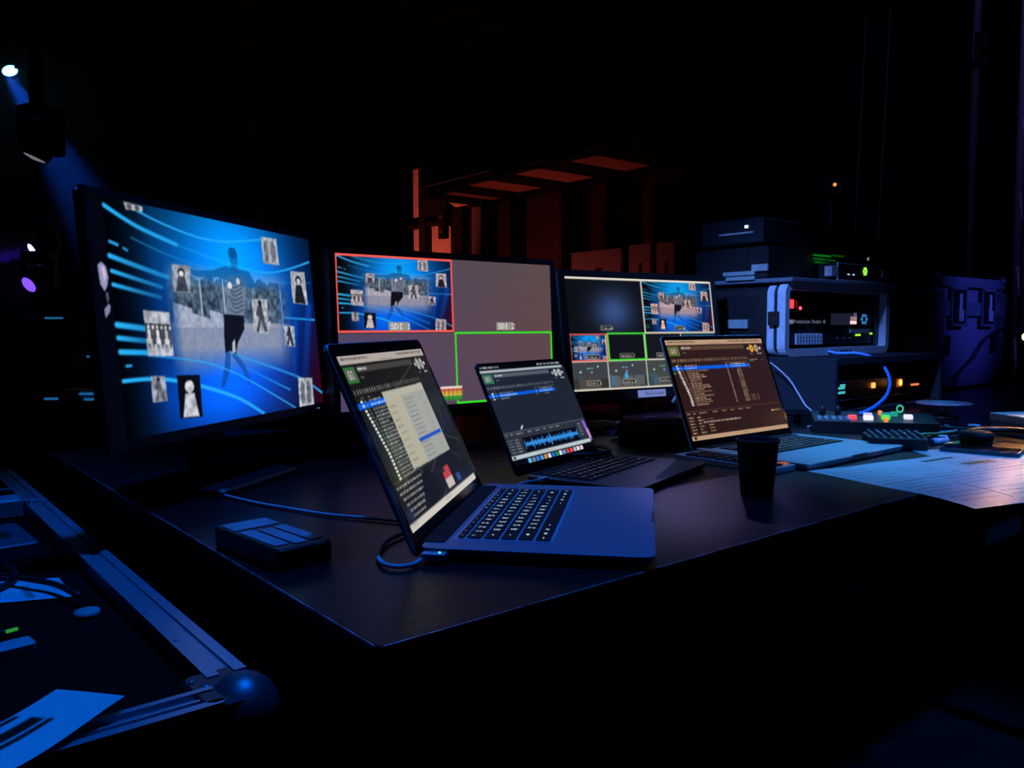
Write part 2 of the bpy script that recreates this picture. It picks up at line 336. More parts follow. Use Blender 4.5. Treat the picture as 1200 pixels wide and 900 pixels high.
def key_visual(W, H, u0=0, u1=1, v0=0, v1=1, warm=0.0):
    c = Cv(W, H, (3, 5, 14), u0, u1, v0, v1); U, V = c.U, c.V
    inside = (U > 0) & (U < 1)
    g = np.exp(-(((U - .52) / .33) ** 2 + ((V - .16) / .46) ** 2)); g2 = np.exp(-(((U - .40) / .30) ** 2 + ((V - .88) / .24) ** 2)); g3 = np.exp(-(((U - .56) / .46) ** 2 + ((V - .5) / .55) ** 2))
    I = np.zeros(U.shape + (3,)); I[..., 0] = .012 + .0 * g; I[..., 1] = .010 + .56 * g + .30 * g2 + .10 * g3 + .03 * np.clip(.5 - U, 0, 1); I[..., 2] = .05 + .80 * g + .70 * g2 + .46 * g3
    rr = np.clip((U - .86) / .14, 0, 1) * np.clip((V - .35) / .5, 0, 1); I[..., 0] += .20 * rr; I[..., 2] *= (1 - .5 * rr); I[..., 1] *= (1 - .7 * rr)
    I *= np.clip(U / .16, .06, 1)[..., None]
    # the football ground behind
    ph = np.zeros_like(I); n1 = noise2(U.shape[0], U.shape[1], 26, 3); n2 = noise2(U.shape[0], U.shape[1], 60, 4)
    sky = V < .30; ph[:] = .63; ph[sky] = .66
    tree = (V > .27 + .06 * (n1 - .5)) & (V < .50); tv = np.clip(.18 + .55 * (n1 * .6 + n2 * .6 - .25), .08, .8); ph[tree] = tv[tree][:, None] * np.array([.8, .92, 1.05])
    for (a, b, t, d) in ((.22, .30, .40, .52), (.30, .38, .45, .52), (.38, .44, .43, .52), (.62, .70, .46, .52)):
        m = (U > a) & (U < b) & (V > t + (U - a) * .35) & (V < d); ph[m] = np.array([.66, .68, .74]) * (.85 + .3 * n2[m][:, None])
    for p in (.345, .455, .775): ph[(np.abs(U - p) < .003) & (V > .25) & (V < .52)] = .75
    gr = V >= .52; ph[gr] = (np.array([.60, .62, .70]) * (1 - .12 * n2[gr][:, None]))
    al = np.clip((U - .19) / .06, 0, 1) * np.clip((.84 - U) / .10, 0, 1) * np.clip((V - .20) / .12, 0, 1) * np.clip((.78 - V) / .16, 0, 1) * .92
    I = I * (1 - al[..., None]) + ph * al[..., None]
    c.I = np.where(inside[..., None], np.clip(I, 0, 1), c.I)
    # the kicking player
    bl = (14, 96, 165)
    c.poly([(.31, .235), (.345, .24), (.42, .225), (.475, .20), (.60, .215), (.635, .29), (.60, .31), (.56, .27), (.49, .28), (.44, .262), (.34, .272), (.312, .262)], bl, .85)
    c.ell(.523, .150, .022, .050, (12, 100, 172), .75); c.ell(.520, .125, .023, .030, (8, 78, 150), .8); c.poly([(.508, .185), (.538, .185), (.545, .225), (.50, .225)], (12, 96, 168), .8)
    c.poly([(.476, .262), (.50, .25), (.56, .255), (.578, .29), (.566, .36), (.552, .455), (.455, .452), (.470, .36)], (112, 130, 155), .92); c.poly([(.476, .262), (.50, .235), (.575, .245), (.60, .27), (.566, .305), (.52, .29), (.48, .30)], (40, 104, 160), .8)
    for k in range(7): c.stroke([(.475 + .01 * (k % 3), .29 + k * .022), (.51, .31 + k * .022), (.552, .285 + k * .023)], .008, (55, 65, 85), .8)
    c.ell(.49, .30, .012, .018, (215, 220, 228)); c.ell(.535, .275, .01, .018, (200, 205, 215))
    c.poly([(.448, .452), (.548, .458), (.545, .53), (.505, .60), (.485, .672), (.462, .64), (.435, .655), (.438, .55)], (12, 14, 24))
    c.poly([(.475, .60), (.49, .58), (.488, .65), (.47, .66)], (190, 200, 212), .9)
    c.poly([(.437, .65), (.462, .64), (.452, .74), (.415, .83), (.398, .825), (.425, .72)], (14, 70, 160), .75)
    c.poly([(.462, .66), (.49, .66), (.535, .73), (.556, .83), (.54, .825), (.515, .75)], (14, 74, 165), .75)
    # streaks of light
    LB = (40, 180, 255)
    for pts, wd, a, a1 in (
        ([(0.004, .004), (.063, .043), (.131, .079), (.26, .126)], .020, 1, .8), ([(.26, .126), (.462, .179), (.673, .209), (.816, .181), (.99, .11)], .012, .25, .95),
        ([(.116, .0), (.221, .04), (.364, .073), (.501, .069), (.683, .025)], .010, .9, .8), ([(.086, .125), (.232, .184), (.416, .229)], .008, .5, .2),
        ([(.005, .216), (.096, .248), (.211, .286)], .022, 1, .5), ([(.007, .28), (.185, .335)], .018, 1, .4), ([(.007, .338), (.175, .382)], .018, 1, .35),
        ([(.006, .509), (.103, .525)], .026, 1, .8), ([(.006, .565), (.099, .58)], .022, 1, .6), ([(.008, .625), (.105, .633)], .024, 1, .9),
        ([(.104, .646), (.308, .686), (.438, .74), (.579, .831), (.824, 1.015)], .009, .6, .9), ([(.008, .75), (.105, .751), (.204, .77), (.322, .814), (.481, .895), (.611, 1.0)], .018, 1, .85),
        ([(.46, .653), (.654, .736), (.862, .831), (1.0, .937)], .014, .3, 1), ([(.526, .733), (.78, .889)], .012, .2, .7), ([(.787, .464), (.992, .474)], .012, .5, .9),
        ([(.01, .155), (.036, .165)], .014, .9, .9), ([(.055, .176), (.068, .184)], .012, .8, .8), ([(.024, .687), (.041, .686)], .012, .9, .9), ([(.79, .259), (.986, .241)], .006, .3, .4)):
        c.stroke(pts, wd, LB, a, a1)
    c.stroke([(.858, .50), (.816, .81)], .05, (10, 90, 220), .45, .2); c.stroke([(.96, .39), (.895, .80)], .07, (10, 90, 220), .5, .2)
    G = (176, 180, 192); D = (70, 74, 86)
    portrait(c, [(.233, .222), (.31, .221), (.30, .352), (.229, .352)], (150, 158, 172), (60, 66, 80), kind=0)
    portrait(c, [(.103, .443), (.203, .450), (.204, .655), (.104, .646)], G, D, kind=2)
    portrait(c, [(.106, .738), (.16, .744), (.162, .859), (.105, .857)], (150, 156, 170), (95, 100, 112), kind=1)
    portrait(c, [(.208, .746), (.305, .752), (.30, .958), (.205, .949)], (8, 10, 14), (190, 194, 204), (200, 203, 210), 0)
    portrait(c, [(.688, .007), (.78, .003), (.785, .158), (.687, .156)], (168, 174, 186), (105, 110, 122), kind=3)
    portrait(c, [(.853, .182), (.951, .179), (.954, .381), (.852, .373)], G, (28, 30, 36), kind=0)
    portrait(c, [(.601, .363), (.688, .361), (.686, .555), (.594, .55)], (175, 180, 190), (70, 76, 90), kind=1)
    portrait(c, [(.777, .511), (.847, .514), (.84, .639), (.774, .628)], (165, 172, 188), (40, 46, 60), kind=1)
    portrait(c, [(.838, .824), (.936, .835), (.935, 1.0), (.833, 1.0)], G, (100, 104, 116), kind=3)
    if warm: c.I = np.clip(c.I * np.array([1 + warm, 1.0, 1 - warm * .35]) * .95 + .015, 0, 1)
    return c
def qlab(W, H, th, var):
    """show-control software: menu bar, GO button, cue list, inspector, status bar"""
    A = 16 / 10; c = Cv(W, H, th['bg'], asp=A); L = th['hi']; tx = th['tx']
    y0 = .052 if var == 1 else 0.0
    if var == 0:                                        # forest wallpaper showing through, angular lines
        c.rect(0, .25, 1, .97, (20, 20, 20)); c.ell(.16, .56, .13, .16, (44, 62, 42), .9, True); c.ell(.10, .70, .1, .1, (66, 62, 34), .7, True); c.ell(.72, .6, .2, .3, (12, 14, 14), .9, True)
    if var == 1: c.rect(0, 0, 1, y0, (4, 5, 8)); c.words(.01, .014, .20, .02, (170, 180, 195)); c.words(.66, .014, .3, .02, (170, 180, 195))
    top = y0; mb = .05 if var != 1 else .028
    c.rect(0, top, 1 if var != 1 else .972, top + mb, L)
    if var != 1: c.words(.02, top + .012, .26, .014, (60, 50, 46), .7); c.words(.62, top + .012, .35, .014, (60, 50, 46), .7); c.words(.40, top + .034, .16, .009, (120, 105, 95), .6)
    y = top + mb + .014
    c.rect(.006, y, .108, y + .094, th['go']); c.rect(.016, y + .014, .098, y + .08, th['goin']); c.text('GO', .030, y + .024, .046, (225, 225, 225))
    c.rect(.125, y, .776, y + .038, th['field']); c.words(.135, y + .011, .09, .016, (215, 215, 215)); c.words(.135, y + .062, .035, .012, (110, 110, 110))
    for k, (uu, cc) in enumerate(((.856, th['c1']), (.910, th['c2']))): c.ell(uu, y + .042, .024, .042, cc); c.rect(uu - .006, y + .03, uu + .006, y + .054, (60, 50, 40), .6)
    c.ell(.815, y + .042, .008, .013, (230, 230, 235)); c.ell(.952, y + .042, .009, .014, (230, 230, 235))
    c.words(.82, y + .098, .035, .009, (150, 150, 150)); c.words(.905, y + .096, .05, .012, (225, 225, 225))
    y = top + mb + .145 - (.0 if var != 1 else .005)
    k = .015
    while k < .77: l = rng.uniform(.010, .018); c.rect(k, y, k + l, y + .028, tx, .55 if k < .4 else .38); k += l + rng.uniform(.006, .017)
    y += .045; c.words(.05, y, .03, .010, tx, .5); c.words(.52 if var else .12, y, .25 if var else .02, .010, tx, .5)
    y += .016
    n = {0: 22, 1: 3, 2: 19}[var]; sel = {0: 1, 1: 1, 2: 1}[var]
    for r in range(n):
        yy = y + r * .0212 + (.0 if r <= sel else .012)
        if r == sel: c.rect(0, yy - .006, .775 if var else .5, yy + .028, (10, 92, 222)); yy += .004
        ind = .035 + min(r, 14) * .0035 * (var != 1)
        c.rect(ind, yy + .002, ind + .022, yy + .015, (240, 240, 235) if r != sel else (220, 230, 250)); c.rect(ind + .04, yy + .003, ind + .05, yy + .013, tx, .8)
        c.words(.105 + ind * .4, yy + .003, rng.uniform(.09, .22) if var else rng.uniform(.10, .18), .011, tx if r != sel else (225, 235, 250))
        if var: c.rect(.53, yy + .003, .542, yy + .014, tx, .85); c.words(.63, yy + .003, .05, .011, tx, .8)
        if var and r in (0, 1): c.words(.575, yy + .003, .17, .011, (235, 235, 240), .7)
        if var == 2 and r > 15: c.words(.70, yy + .002, .05, .009, tx, .7); c.rect(.77, yy, .778, yy + .012, tx, .8)
    if var == 2: c.rect(.80, .232, .84, .25, (20, 120, 40)); c.words(.80, .224, .09, .008, tx); c.rect(.775, .255, .782, .33, (110, 90, 75)); c.rect(.93, .232, .965, .24, (20, 90, 40)); c.rect(0, .325, .02, .345, (20, 150, 50))
    if var == 0:
        for p in ([(1.01, 0), (.05, .40)], [(.02, .73), (.70, .72)], [(.26, .67), (.06, .80)], [(.696, .66), (.237, .88)], [(.515, .926), (.30, .72)], [(.515, .926), (.36, 1.0)], [(.9, .42), (.80, .62)], [(.80, .62), (.98, .70)], [(.8, .74), (.9, .82)]): c.stroke(p, .005, (110, 112, 104), .75, curve=False)
        c.poly([(.237, .80), (.40, .74), (.515, .926), (.30, .955)], (6, 7, 7), .8)
        for k in range(6): c.words(.02 + .01 * k, .755 + k * .034, .30 - .03 * k, .013, (190, 190, 185), .8)
        c.poly([(.269, .238), (.786, .236), (.786, .725), (.262, .718)], (176, 172, 150)); c.poly([(.458, .240), (.786, .236), (.786, .725), (.45, .722)], (160, 162, 154)); c.poly([(.269, .238), (.786, .236), (.786, .292), (.269, .292)], (178, 176, 160))
        c.rect(.46, .288, .78, .291, (120, 120, 112))
        for k in range(14): c.words(.475, .31 + k * .029, .12, .008, (95, 98, 96), .75); c.words(.68, .31 + k * .029, .06, .007, (120, 122, 118), .6)
        for k in range(9): c.words(.29, .33 + k * .042, .07, .008, (110, 100, 84), .7)
        c.rect(.455, .571, .775, .592, (18, 72, 190))
        c.rect(.558, .80, .664, .875, (190, 60, 66)); c.rect(.558, .80, .60, .83, (50, 38, 40)); c.rect(.558, .875, .664, .937, (196, 186, 176)); c.rect(.72, .885, .775, .935, (52, 72, 130))
        c.rect(0, .958, .985, 1, (205, 200, 190)); c.words(.46, .973, .1, .009, (140, 130, 120), .6)
        c.ell(.05, .92, .05, .05, (52, 66, 120), .5, True)
    if var in (1, 2):
        y = .70 if var == 1 else .735
        b = .905 if var == 1 else .96
        c.rect(0, y - .02, .985, y - .012, th['line']); c.rect(0, y - .012, .985, b, th['pan'])
        for k, (a, l) in enumerate(((.015, .03), (.07, .03), (.13, .08), (.26, .05), (.35, .05), (.44, .04), (.52, .05), (.60, .05))): c.words(a, y, l, .011, tx, .8)
        if var == 1:
            c.rect(.175, .752, .85, .893, (8, 10, 22)); U, V = c.U, c.V
            env = .012 + .045 * noise2(U.shape[0], U.shape[1], 60, 9)[10][None, :] ** 2 * (1 + .7 * np.sin(U * 210)) ; m = (np.abs(V - .822) < env) & (U > .185) & (U < .845); c.I[m] = np.array([52, 142, 225]) / 255
            for k in range(5): c.words(.02, .755 + k * .029, .05, .011, tx, .6); c.words(.09, .755 + k * .029, .05, .014, tx, .75); c.words(.875, .72 + k * .03, .05, .014, tx, .6)
            c.rect(0, .905, .972, .945, (188, 200, 206)); c.rect(.015, .914, .04, .936, (50, 55, 60)); c.words(.3, .922, .2, .007, (120, 130, 135), .5)
            c.rect(0, .945, 1, 1, (6, 7, 14)); c.poly([(.945, .70), (.985, .70), (1, .93), (.972, .93)], (140, 96, 190)); c.poly([(.972, .80), (.995, .80), (1, .90), (.975, .90)], (210, 150, 200))
            for k, cc in enumerate(((90, 190, 240), (120, 126, 132), (50, 130, 230), (90, 150, 230), (205, 150, 80), (225, 215, 215), (40, 110, 230), (30, 150, 80), (225, 225, 230), (90, 165, 235), (225, 70, 60), (228, 80, 64), (180, 180, 225), (230, 225, 230), (235, 200, 215))):
                c.rect(.155 + k * .046, .957, .155 + k * .046 + .036, .999, cc)
            c.poly([(.195, .665), (.225, .63), (.24, .635), (.215, .672)], (190, 205, 245))
        else:
            c.words(.146, .826, .38, .014, (215, 200, 170), .8); c.words(.15, .80, .1, .008, tx, .5)
            for k in range(6): c.words(.02, .775 + k * .03, .045, .012, tx, .85); c.words(.10, .775 + k * .03, .05 if k % 2 else .03, .012, tx, .75); c.words(.19, .86 + (k % 3) * .03, .05, .010, tx, .6)
            c.rect(0, .958, 1, 1, th['hi']); c.rect(.02, .966, .045, .99, (40, 32, 26)); c.words(.5, .977, .06, .008, (120, 100, 80), .6)
            for k, cc in enumerate(((230, 220, 200), (235, 90, 40), (230, 120, 40), (40, 170, 70), (60, 90, 200))): c.rect(.872 + k * .022, .785, .89 + k * .022, .80, cc)
    return c.final()

# ================================================================== THE HALL
def slab(name, x0, x1, y0, y1, z0, z1, m): return struct(name, MB().box(x0, x1, y0, y1, z0, z1), m)
slab('floor', -11, 10, -4, 18, -0.1, 0.0, FLOORM)
slab('ceiling', -11, 10, -4, 18, 6.5, 6.6, DRAPE)
slab('wall_back', -11, 10, 18, 18.1, 0, 6.5, DRAPE)
slab('wall_left', -11.1, -11, -4, 18, 0, 6.5, DRAPE)
slab('wall_right', 10, 10.1, -4, 18, 0, 6.5, DRAPE)
slab('wall_front', -11, 10, -4.1, -4, 0, 6.5, DRAPE)

# red-lit gallery at the back of the hall: soffit panels between joists, wall panels between posts
GALP = mat('gallery_panel_paint', (0.55, 0.42, 0.36), 0.7, 0, 0.15, 3)
GALW = mat('gallery_wall_paint', (0.16, 0.13, 0.14), 0.7, 0, 0.15, 3)
GALB = mat('gallery_frame_paint', (0.012, 0.011, 0.012), 0.7, 0, 0.2, 10, spec=0.1)
GALF = mat('fascia_blue_light', (0.10, 0.20, 0.32), 0.7, 0, 0.2, 4, spec=0.1)  # blue light falling on the fascia is put into its colour
gal = thing('gallery', 'dark steel gallery with red-lit ceiling panels at the back of the hall', 'gallery', GF(7.3, 9.0, 0), TYAW)
def GL(g1, g2): return (g1 - 7.3, g2 - 9.0)
ZS = TZ + 0.2466 + 2.0
def gbox(name, a0, a1, b0, b1, z0, z1, m, label=None):
    (x0, y0), (x1, y1) = GL(a0, b0), GL(a1, b1)
    o = obj(name, MB().box(x0, x1, y0, y1, z0, z1, 0), m, gal)
    if label: o['label'] = label
    return o
for a0, b0, b1 in ((6.78, 6.75, 7.30), (6.78, 7.73, 8.35), (6.90, 8.77, 9.40), (7.06, 9.85, 10.22)): gbox('soffit_panel', a0, 7.84 if b0 < 9 else 8.0, b0, b1, ZS, ZS + 0.03, GALP)
tri = [GL(7.38, 10.68), GL(8.18, 10.69), GL(8.26, 11.46)]
obj('soffit_panel', MB().add([(x, y, ZS) for x, y in tri] + [(x, y, ZS + .03) for x, y in tri], [(2, 1, 0), (3, 4, 5), (0, 1, 4, 3), (1, 2, 5, 4), (2, 0, 3, 5)]), GALP, gal)
for a0, b0, b1 in ((6.45, 5.2, 6.75), (6.45, 7.30, 7.73), (6.45, 8.35, 8.77), (6.6, 9.40, 9.85), (7.0, 10.22, 10.68)): gbox('joist', a0, 8.05, b0, b1, ZS - 0.03, ZS + 0.25, GALB)
gbox('edge_beam', 6.62, 6.78, 5.2, 9.8, ZS - 0.03, ZS + 0.2501, GALB); gbox('edge_beam', 7.84, 8.05, 5.2, 9.6, ZS - 0.031, ZS + 0.2502, GALB)
gbox('fascia', 6.38, 6.45, 8.3, 9.8, ZS - 0.02, ZS + 0.35, GALF)
posts = [(12.13, 12.32), (11.02, 11.34), (10.25, 10.50), (9.55, 9.75), (8.36, 8.60), (7.42, 7.72), (6.2, 6.45)]
for b0, b1 in posts: gbox('post', 7.95, 8.14, b0, b1, 0, TZ + 3.1 if b0 > 12 else ZS - 0.03, GALB)
edges = [12.72] + [v for p in posts for v in (p[1], p[0])][:-1]
for i in range(0, len(edges) - 1, 2):
    hi, lo = edges[i], edges[i + 1]
    gbox('wall_panel', 8.10, 8.13, lo, hi, 0, TZ + 3.1 if lo > 11 else ZS - 0.03, GALP if lo > 11 else GALW)
gbox('rail', 7.98, 8.10, 11.34, 12.72, TZ + 2.02, TZ + 2.09, GALB)
gbox('lintel', 7.96, 8.10, 9.9, 12.13, TZ + 2.62, ZS - 0.03, GALB)
ws = tag(obj('wall_speaker', MB().rbox(-.06, .06, -.09, .09, -.24, .24, .02, 0, 2, .01).cyl(0, 0, -.065, -.055, .03, 14, 1, 'x', .12).cyl(0, 0, -.065, -.055, .03, 14, 1, 'x', -.12), [BLACK_MATTE, STEEL], None, GF(7.86, 11.42, TZ + 1.98), (0, 0, TYAW)), 'narrow black column speaker hung against the red-lit gallery panel', 'speaker')
obj('bracket', MB().box(.05, .24, -.02, .02, -.02, .02), BLACK_MET, ws)
# pale display boards leaning on the gallery wall
BOARD = mat('pale_board', (0.72, 0.85, 0.90), 0.7, 0, 0.2, 2)
for (b0, b1, z1, lab) in ((7.34, 8.27, TZ + 1.27, 'wide pale board standing under the red gallery, left of the dark strip'), (6.85, 7.20, TZ + 1.29, 'narrow pale board standing under the red gallery, right of the dark strip'), (6.46, 6.74, TZ + 1.28, 'dim violet board under the gallery, furthest right of the three')):
    c = (b0 + b1) / 2; hw = (b1 - b0) / 2
    o = tag(obj('display_board', MB().box(-.03, .03, -hw, hw, 0, z1, 0), BOARD, None, GF(7.86, c, 0), (0, 0, TYAW)), lab, 'board', 'boards under the gallery')
    obj('dark_print', MB().box(-.034, -.030, -hw * .25, hw * .0, z1 - .5, z1 - .24), mat('dark_red_print', (.10, .02, .03), .7), o)
def red_lamp(lab, g1, g2, z, power, col, size, tgt):
    o = thing('uplight', lab, 'lamp', GF(g1, g2, 0), TYAW, 'floor uplights of the gallery')
    obj('housing', MB().lathe([(.10, 0), (.11, .02), (.11, .14), (.09, .16)], n=16), BLACK_MET, o)
    obj('lens', MB().cyl(0, 0, .16, .168, .085, 16), led('red_lens', (1, .06, .02), .3), o)
    spot('gallery_uplight', GF(g1, g2, z), tgt, power, col, size, .8, .08)
red_lamp('red uplight on the floor under the near end of the gallery', 7.25, 7.6, .2, 14, (1, .10, .08), 120, GF(7.5, 7.8, 3))
red_lamp('red uplight on the floor under the middle of the gallery', 7.25, 9.3, .2, 26, (1, .09, .05), 120, GF(7.5, 9.4, 3))
red_lamp('red uplight on the floor under the far end of the gallery', 5.9, 12.0, .2, 420, (1, .14, .09), 60, GF(8.1, 12.25, 2.9))

# dark columns and pipes
tag(obj('column', MB().rbox(-.16, .16, -.16, .16, 0, 6.5, .03), mat('column_paint', (.014, .014, .017), .5, 0, .2, 4), None, (-4.15, 13.0, 0)), 'tall dark square column behind the large blue monitor', 'column')
pipe = thing('scaffold_pipe', 'thin glossy vertical pipe high at the right, left of the truss', 'pipe', (2.79, 5.0, 0))
obj('tube', MB().cyl(0, 0, 0, 6.5, .024, 16), mat('dark_gloss_pipe', (.16, .16, .18), .25, .6), pipe)
obj('coupler', MB().rbox(-.05, .05, -.05, .05, 2.55, 2.72, .01).cyl(0, -.055, -.03, .0, .02, 8, 0, 'y', 2.63), BLACK_MET, pipe)
truss = thing('truss_tower', 'vertical aluminium truss tower at the right edge, lit violet', 'truss', (2.572, 4.1, 0), -0.42)
for k, (x, y) in enumerate(((0, 0), (.29, 0), (.29, .29), (0, .29))): obj('chord', MB().cyl(x, y, 0.0, 6.4, .025, 12), EXTR, truss)
for k in range(16):
    z = .2 + k * .38
    obj('brace', MB().tube([(0, 0, z), (.29, 0, z + .36)], .009, 6, sub=1), EXTR, truss); obj('brace', MB().tube([(0, .29, z + .36), (0, 0, z)], .009, 6, sub=1), EXTR, truss)
for k, x in enumerate((2.36, 2.52)):
    tag(obj('hanging_cable', MB().tube([(x, 5.6, 6.5), (x + .02, 5.6, 3.4), (x - .01, 5.62, 1.6), (x, 5.6, 0.01)], .008, 6), CAPER), ('dark cable hanging left of the truss tower', 'dark cable hanging closest to the truss tower')[k], 'cable', 'hanging cables')
beacon = thing('standby_beacon', 'tiny orange standby light high on the dark wall above the rack', 'light', (1.95, 5.0, 0))
obj('stand', MB().cyl(0, .03, 0, TZ + 1.12, .015, 8), BLACK_MET, beacon)
obj('box', MB().rbox(-.05, .05, -.02, .05, TZ + 1.04, TZ + 1.16, .008), BLACK_MATTE, beacon)
obj('lamp', MB().cyl(0, -.026, 0, .008, .010, 10, 0, 'y', TZ + 1.10), led('orange_led', (1, .25, .06), 1.6), beacon)

# ================================================================== TABLE
table = thing('production_table', 'long black laminate table carrying the laptops, monitors and rack', 'table', TF(0, 0, -TZ), TYAW)
TLN, TDP = 3.75, 1.30
obj('tabletop', MB().rbox(0, TLN, 0, TDP, TZ - .034, TZ, .006, 0, 2, .0012), TABLEM, table)
eb = MB().box(.004, TLN, -.0016, .0, TZ - .003, TZ + .0003).box(-.0016, .0, .004, TDP, TZ - .003, TZ + .0003); obj('edge_band', eb, TRIM, table)
obj('apron', MB().box(.06, TLN - .06, .05, .075, TZ - .16, TZ - .034).box(.06, .085, .075, TDP - .06, TZ - .16, TZ - .034).box(.06, TLN - .06, TDP - .075, TDP - .05, TZ - .16, TZ - .034), BLACK_MATTE, table)
for x in (.09, 1.85, TLN - .09):
    for y in (.10, TDP - .10): obj('leg', MB().rbox(x - .025, x + .025, y - .025, y + .025, 0, TZ - .034, .006), BLACK_MET, table)

# ================================================================== MONITORS
SCR = mat_screen()
def monitor(label, x, y, z, yaw, tilt, cv, w, h, bez, off=(0, 0), badge=False, dp=.042):
    """cv covers the panel; x y z = middle of the 16:9 picture, off shifts the panel from it"""
    t = thing('monitor', label, 'monitor', (x, y, TZ), yaw)
    hs = MB(); x0, x1 = -w / 2 + off[0], w / 2 + off[0]; z0, z1 = -h / 2 + off[1], h / 2 + off[1]; B = bez
    hd = obj('housing', MB().box(x0 - B, x1 + B, .004, dp, z0 - B * 1.5, z1 + B, 0, .005).box(x0 + w * .3, x1 - w * .2, dp, .065, z0 + h * .2, z1 - h * .2, 0, .01), BLACK_PL, t, (0, 0, z), (-tilt, 0, 0))
    f = MB(); f.box(x0 - B, x1 + B, -.003, .004, z1, z1 + B); f.box(x0 - B, x1 + B, -.003, .004, z0 - B * 1.5, z0); f.box(x0 - B, x0, -.003, .004, z0, z1); f.box(x1, x1 + B, -.003, .004, z0, z1)
    obj('bezel', f, BLACK_PL, hd)
    img = cv if isinstance(cv, np.ndarray) else cv.final()
    link('screen', picture_mesh('screen', img, lambda u, v: np.stack([x0 + u * w, np.zeros_like(u), z1 - v * h], -1), SCR), hd)
    obj('power_led', MB().box(x1 - .03, x1 - .022, -.0042, -.003, z0 - B * 1.0, z0 - B * .85), led('blue_power_led', (.2, .4, 1), .5), hd)
    if badge:
        bd = MB().box(x0 + w * .40, x0 + w * .585, -.006, -.003, z0 - B * 1.42, z0 - B * .35); bo = obj('lit_label', bd, led('pale_blue_label', (.16, .21, .52), 1.0), hd)
        tx = MB(); lettering(tx, 'Multiview', x0 + w * .445, z0 - B * .6, B * .5, lambda a, b: (a, -.0063, b)); obj('lettering', tx, BLACK_PL, hd)
    zb = z + (z0) * math.cos(tilt)
    obj('neck', MB().rbox(-.035, .035, .045, .075, .010, z + .02, .008), BLACK_MET, t)
    obj('foot', MB().rbox(-.11, .11, -.05, .15, 0, .012, .02, 0, 4, .003), BLACK_MET, t)
    return t
PW, PH = 0.531, 0.531 * 9 / 16
c1 = key_visual(430, 240, -.05, 1.0, -.032, 1.0)
c1.poly([(-.037, .26), (-.024, .245), (-.010, .265), (-.006, .31), (-.012, .345), (-.022, .37), (-.034, .34)], (150, 148, 190)); c1.poly([(-.026, .27), (-.018, .26), (-.012, .30), (-.02, .33)], (200, 190, 205))
c1.poly([(-.020, .375), (-.012, .37), (-.010, .40), (-.018, .42)], (90, 80, 110)); c1.poly([(-.030, .445), (-.014, .42), (-.008, .43), (-.012, .455), (-.028, .482)], (130, 130, 170))
portrait(c1, [(.072, -.028), (.139, -.024), (.139, .0), (.078, .004)], (165, 168, 176), (90, 94, 104), kind=3)
monitor('large left monitor filled with the blue picture of a kicking player', -.4368, 1.2897, .2545, 1.3226, .0791, c1, PW * 1.05, PH * 1.032, .009, (-PW * .025, PH * .016), dp=.016)
kv = key_visual(300, 170, warm=.10).final(); kvw = key_visual(240, 136, warm=.28).final()
# four-way preview: SDI 1 on air, SDI 2, and two empty inputs
c = Cv(520, 292, (0, 0, 0)); U, V = c.U, c.V
gr = np.stack([82 + 14 * (U - .3) + 4 * np.sin(V * 3), 73 + 2 * U - 6 * V, 90 - 26 * (U - .35) + 4 * V], -1) / 255; c.I = gr
c.paste(kv, .008, .012, .492, .494); c.rect(.494, .0, .4975, .5, (50, 44, 52)); c.rect(0, .5, .497, .506, (60, 48, 60))
c.frame(0, 0, .497, .5, .013, (246, 92, 84)); c.frame(.499, .5, 1.0, 1.0, .013, (56, 224, 40))
for u, t in ((.208, 'SDI 1'), (.705, 'SDI 2')): c.rect(u, .432, u + .087, .490, (150, 144, 138)); c.text(t, u + .008, .442, .037, (255, 250, 240))
for k, cc in enumerate(((245, 225, 215), (215, 90, 60), (226, 160, 60), (222, 190, 60), (60, 160, 50), (40, 140, 50))): c.rect(.425, .875 + k * .0165, .526, .875 + (k + 1) * .0165, cc, .9)
for k in range(5): c.rect(.44 + k * .02, .89, .444 + k * .02, .975, (70, 60, 50), .5)
monitor('middle monitor split in four with red and green tally frames', -.1184, 1.6939, .2379, .6653, .0481, c.final(), PW, PH, .013)
# multiview
c = Cv(360, 204, (14, 15, 20)); WH = (206, 200, 184)
c.ell(.294, .30, .14, .20, (62, 90, 150), .85, True)
c.paste(kvw, .495, .015, .992, .485); c.paste(kv, .0, .515, .236, .735)
c.rect(.25, .51, .48, .73, (16, 18, 24)); c.rect(.49, .51, .735, .73, (20, 22, 26)); c.rect(.75, .51, .99, .73, (30, 90, 110), .7)
for k, (a, b) in enumerate(((.0, .222), (.225, .475), (.48, .74), (.74, 1.0))):
    c.rect(a, .745, b, .985, (62, 66, 70) if k != 2 else (66, 72, 66)); c.rect(a, .9, b, .985, (50, 50, 50)); c.rect(a + .04, .90, b - .05, .985, (96, 86, 78), .6); c.words(a + .09, .80, .04, .012, (130, 200, 210), .7)
    c.ell(a + .12, .84, .006, .01, (150, 130, 230)); c.ell(a + .05, .835, .005, .009, (220, 225, 240)); c.ell(a + .16, .79, .005, .008, (190, 220, 235))
    c.stroke([(a + .005, .985), (a + .05, .88), (a + .06, .8)], .006, (40, 100, 140), .7)
for k in range(3): c.rect(.235 + k * .08, .88, .30 + k * .08, .97, (92, 100, 106), .8)
c.ell(.34, .88, .012, .03, (60, 170, 220), .9)
for k in range(8): c.stroke([(.225, .87 + k * .014), (.27, .89 + k * .012)], .005, (40, 140, 190), .7); c.stroke([(.48, .87 + k * .014), (.56, .90 + k * .01)], .005, (50, 130, 180), .6)
def lab(t, u, v, w): c.rect(u, v, u + w, v + .042, (22, 24, 28)); c.frame(u, v, u + w, v + .042, .006, (150, 146, 134)); c.text(t, u + .007, v + .011, .022, (235, 230, 215))
